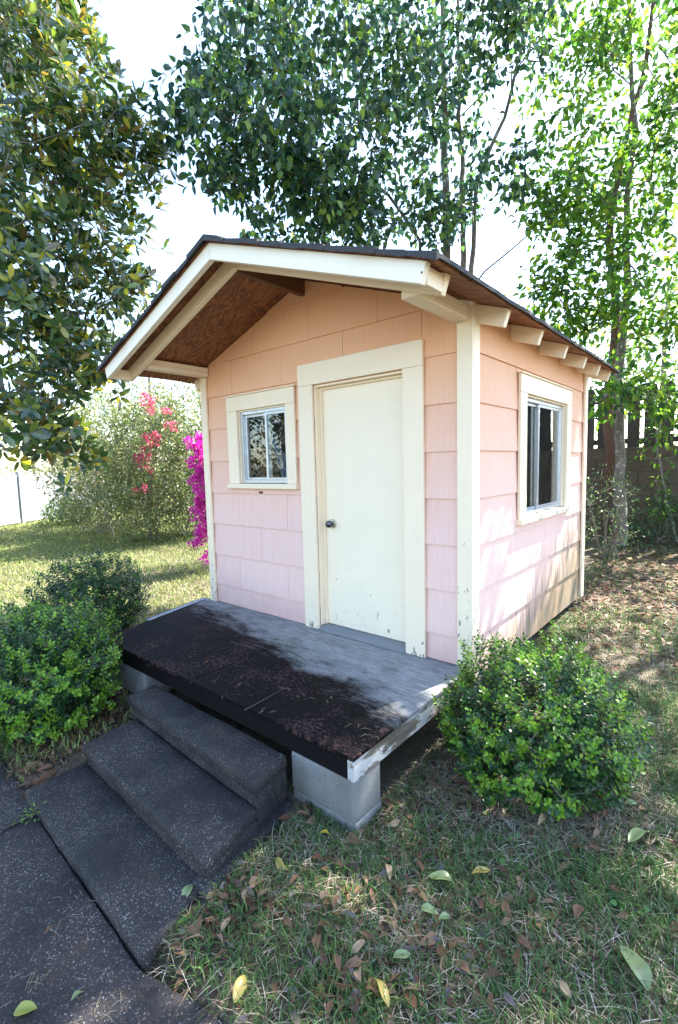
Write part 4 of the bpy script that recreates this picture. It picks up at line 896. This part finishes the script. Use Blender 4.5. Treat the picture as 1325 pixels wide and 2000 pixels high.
# single fallen leaves
r6 = np.random.default_rng(16)
def fine_leaf(d, nn, L, Wd, col, fold, curl, m=9):
    d = unit(d); sd = unit(np.cross(d, nn)); nn = np.cross(sd, d); V = []; Fc = []; ph = r6.uniform(0, 6.28); tw_ = r6.normal()*.5
    for q in range(m+1):
        t = q/m; w = Wd*.5*(math.sin(math.pi*t**.85)**.8)*(1+.06*math.sin(9*t+ph)) if 0 < q < m else .0012
        c = d*(L*(t-.5))+nn*L*(-curl*(t-.5)**2*2+.03*math.sin(7*t+ph))
        a_ = tw_*(t-.5); s2q = sd*math.cos(a_)+nn*math.sin(a_); n2q = nn*math.cos(a_)-sd*math.sin(a_)
        V += [c-s2q*w+n2q*w*fold, c-s2q*w*.5+n2q*w*fold*.3, c, c+s2q*w*.5+n2q*w*fold*.3, c+s2q*w+n2q*w*fold]
        if q: b_ = (q-1)*5; Fc += [(b_+e, b_+e+1, b_+e+6, b_+e+5) for e in range(4)]
    K = np.array([col*(.8 if k % 5 == 2 else 1) for k in range(len(V))])
    return np.array(V), np.array(Fc), K
def fallen(u, v, z, L, lw, col, label, group=None, ang=None, name='fallen_leaf', tilt=.2, mat='dry', curl=.2):
    p = onz(u, v, z)
    if z > -.37 and z < -.2: p = onz(u, v, float(ground_z(p[0], p[1]))+.03)
    a = r6.uniform(0, 6.28) if ang is None else ang; n = 1; d = np.array([[math.cos(a), math.sin(a), .12*r6.normal()]]); Nn = unit(np.array([[0, 0, 1.0]])+r6.normal(size=(1, 3))*tilt)
    vv, ff, cc = fine_leaf(d[0], Nn[0], L, L*lw, np.array(col)*r6.uniform(.85, 1.15), .35, curl)
    o = link(name, np_mesh(name, vv, ff, cc), M[mat], None, p+np.array([0, 0, .006])); return tag(o, label, 'leaf', group)
GL = (.30, .38, .17); YL = (.62, .48, .05); BL = (.19, .105, .06); TL = (.40, .28, .17)
for u, v, L, lab in ((863, 1716, .10, 'broad pale green leaf lying alone on grass before the right boxwood'), (840, 1780, .065, 'pale green leaf touching a smaller one on the grass'),
                (868, 1793, .045, 'smallest pale green leaf beside a larger green one on the grass'), (785, 1868, .06, 'short pale green leaf among brown leaves on the grass'),
                (1247, 1632, .12, 'pale green leaf on grass near the foot of the right boxwood'), (1240, 1885, .13, 'longest pale green leaf lying on the open foreground grass'), (1232, 1570, .05, 'small pale leaf tucked against the side of the right boxwood')):
    fallen(u, v, -.35, L, .5, GL, lab, mat='leaf', tilt=.3, name='green_fallen_leaf')
fallen(368, 1742, -.36, .075, .5, GL, 'pale green leaf resting on the landing slab corner', mat='leaf', tilt=.5, name='green_fallen_leaf')
fallen(152, 1945, -.402, .04, .6, GL, 'small pale green leaf lying on the walkway slab', mat='leaf', name='green_fallen_leaf')
fallen(50, 1975, -.402, .065, .7, (.42, .45, .10), 'yellow-green leaf lying on the walkway slab', mat='leaf', name='green_fallen_leaf')
fallen(212, 1570, -.361, .035, .5, (.06, .16, .05), 'dark green leaf on the landing slab by the riser', mat='leaf', name='green_fallen_leaf')
fallen(636, 1628, -.352, .042, .55, YL, 'bright yellow leaf on grass below the corner block', mat='leaf', tilt=.3)
for u, v, L in ((548, 1690, .075), (470, 1930, .08), (940, 1703, .075), (748, 1938, .08), (1215, 1405, .06), (1265, 1290, .05)):
    fallen(u, v, -.355, L, .45, (.42, .33, .10), 'mottled yellow-brown leaf fallen on the grass', 'mottled yellow leaves on the grass', mat='leaf', tilt=.4)
for u, v in ((412, 1800), (440, 1808), (478, 1748), (380, 1832), (350, 1862), (700, 1850), (712, 1826), (575, 1718), (820, 1690), (655, 1760), (660, 1880), (905, 1890), (990, 1780), (1010, 1870), (1060, 1600), (1185, 1590), (1130, 1780), (960, 1960), (1100, 1930), (560, 1800), (620, 1840), (690, 1640), (760, 1700), (590, 1590), (770, 1610)):
    fallen(u, v, -.352, r6.uniform(.045, .075), r6.uniform(.34, .5), TL if r6.random() < .35 else BL, 'curled brown leaf fallen on the foreground grass', 'brown leaves on the foreground grass', tilt=.55, curl=.35)
for u, v in ((30, 1510), (62, 1500), (95, 1515), (120, 1490), (70, 1530)):
    fallen(u, v, -.385, r6.uniform(.09, .14), .34, BL, 'long brown leaf in the dirt beside the landing slab', 'long brown leaves by the landing slab', tilt=.4)
fallen(404, 1294, .004, .022, .7, (.45, .20, .05), 'small orange leaf lying on the black deck', tilt=.3)
fallen(334, 1474, -.247, .03, .6, (.30, .22, .09), 'small tan leaf lying on the lower step', tilt=.5)
fallen(95, 1818, -.402, .03, .4, (.20, .10, .05), 'small brown leaf lying on the walkway slab', tilt=.2)
# pine straw and twigs on deck and walkway
def straw(name, label, centers, n, L, z, seed, spread):
    r = np.random.default_rng(seed); mb = MB(); p0 = onz(*centers[0], z)
    for u, v in centers:
        p = onz(u, v, z)
        for _ in range(n):
            a = r.uniform(0, 6.28); q = p+np.array([*(r.normal(size=2)*spread), 0]); l = L*r.uniform(.4, 1.2); d = np.array([math.cos(a), math.sin(a), 0])*l
            mb.tube([q+(0, 0, .002), q+d*.5+np.array([r.normal()*.004, r.normal()*.004, .004+r.uniform(0, .006)]), q+d+(0, 0, .0025)], [.0007, .0007, .0004], 4, False)
    o = mb.build(name, M['straw'], None, loc=p0); return tag(o, label, 'straw', kind='stuff')
straw('pine_straw', 'wisps of dry pine straw on the black deck', [(375, 1280), (295, 1265), (590, 1360), (560, 1345), (520, 1390), (480, 1330), (640, 1370), (690, 1420), (420, 1330), (740, 1440)], 3, .04, .0005, 91, .025)
straw('pine_straw', 'dry grass stems scattered on the walkway slab', [(150, 1750), (165, 1770), (60, 1890), (200, 1985), (205, 1960), (130, 1800), (60, 1920), (90, 1900)], 4, .06, -.4065, 92, .03)
tw = MB().tube([onz(478, 1387, .004), onz(510, 1370, .006), onz(552, 1346, .004)], [.0028, .0024, .0012], 6).build('twig', M['joist'], None, True, loc=onz(478, 1387, .0)); tag(tw, 'thin dry twig lying on the black deck', 'twig')
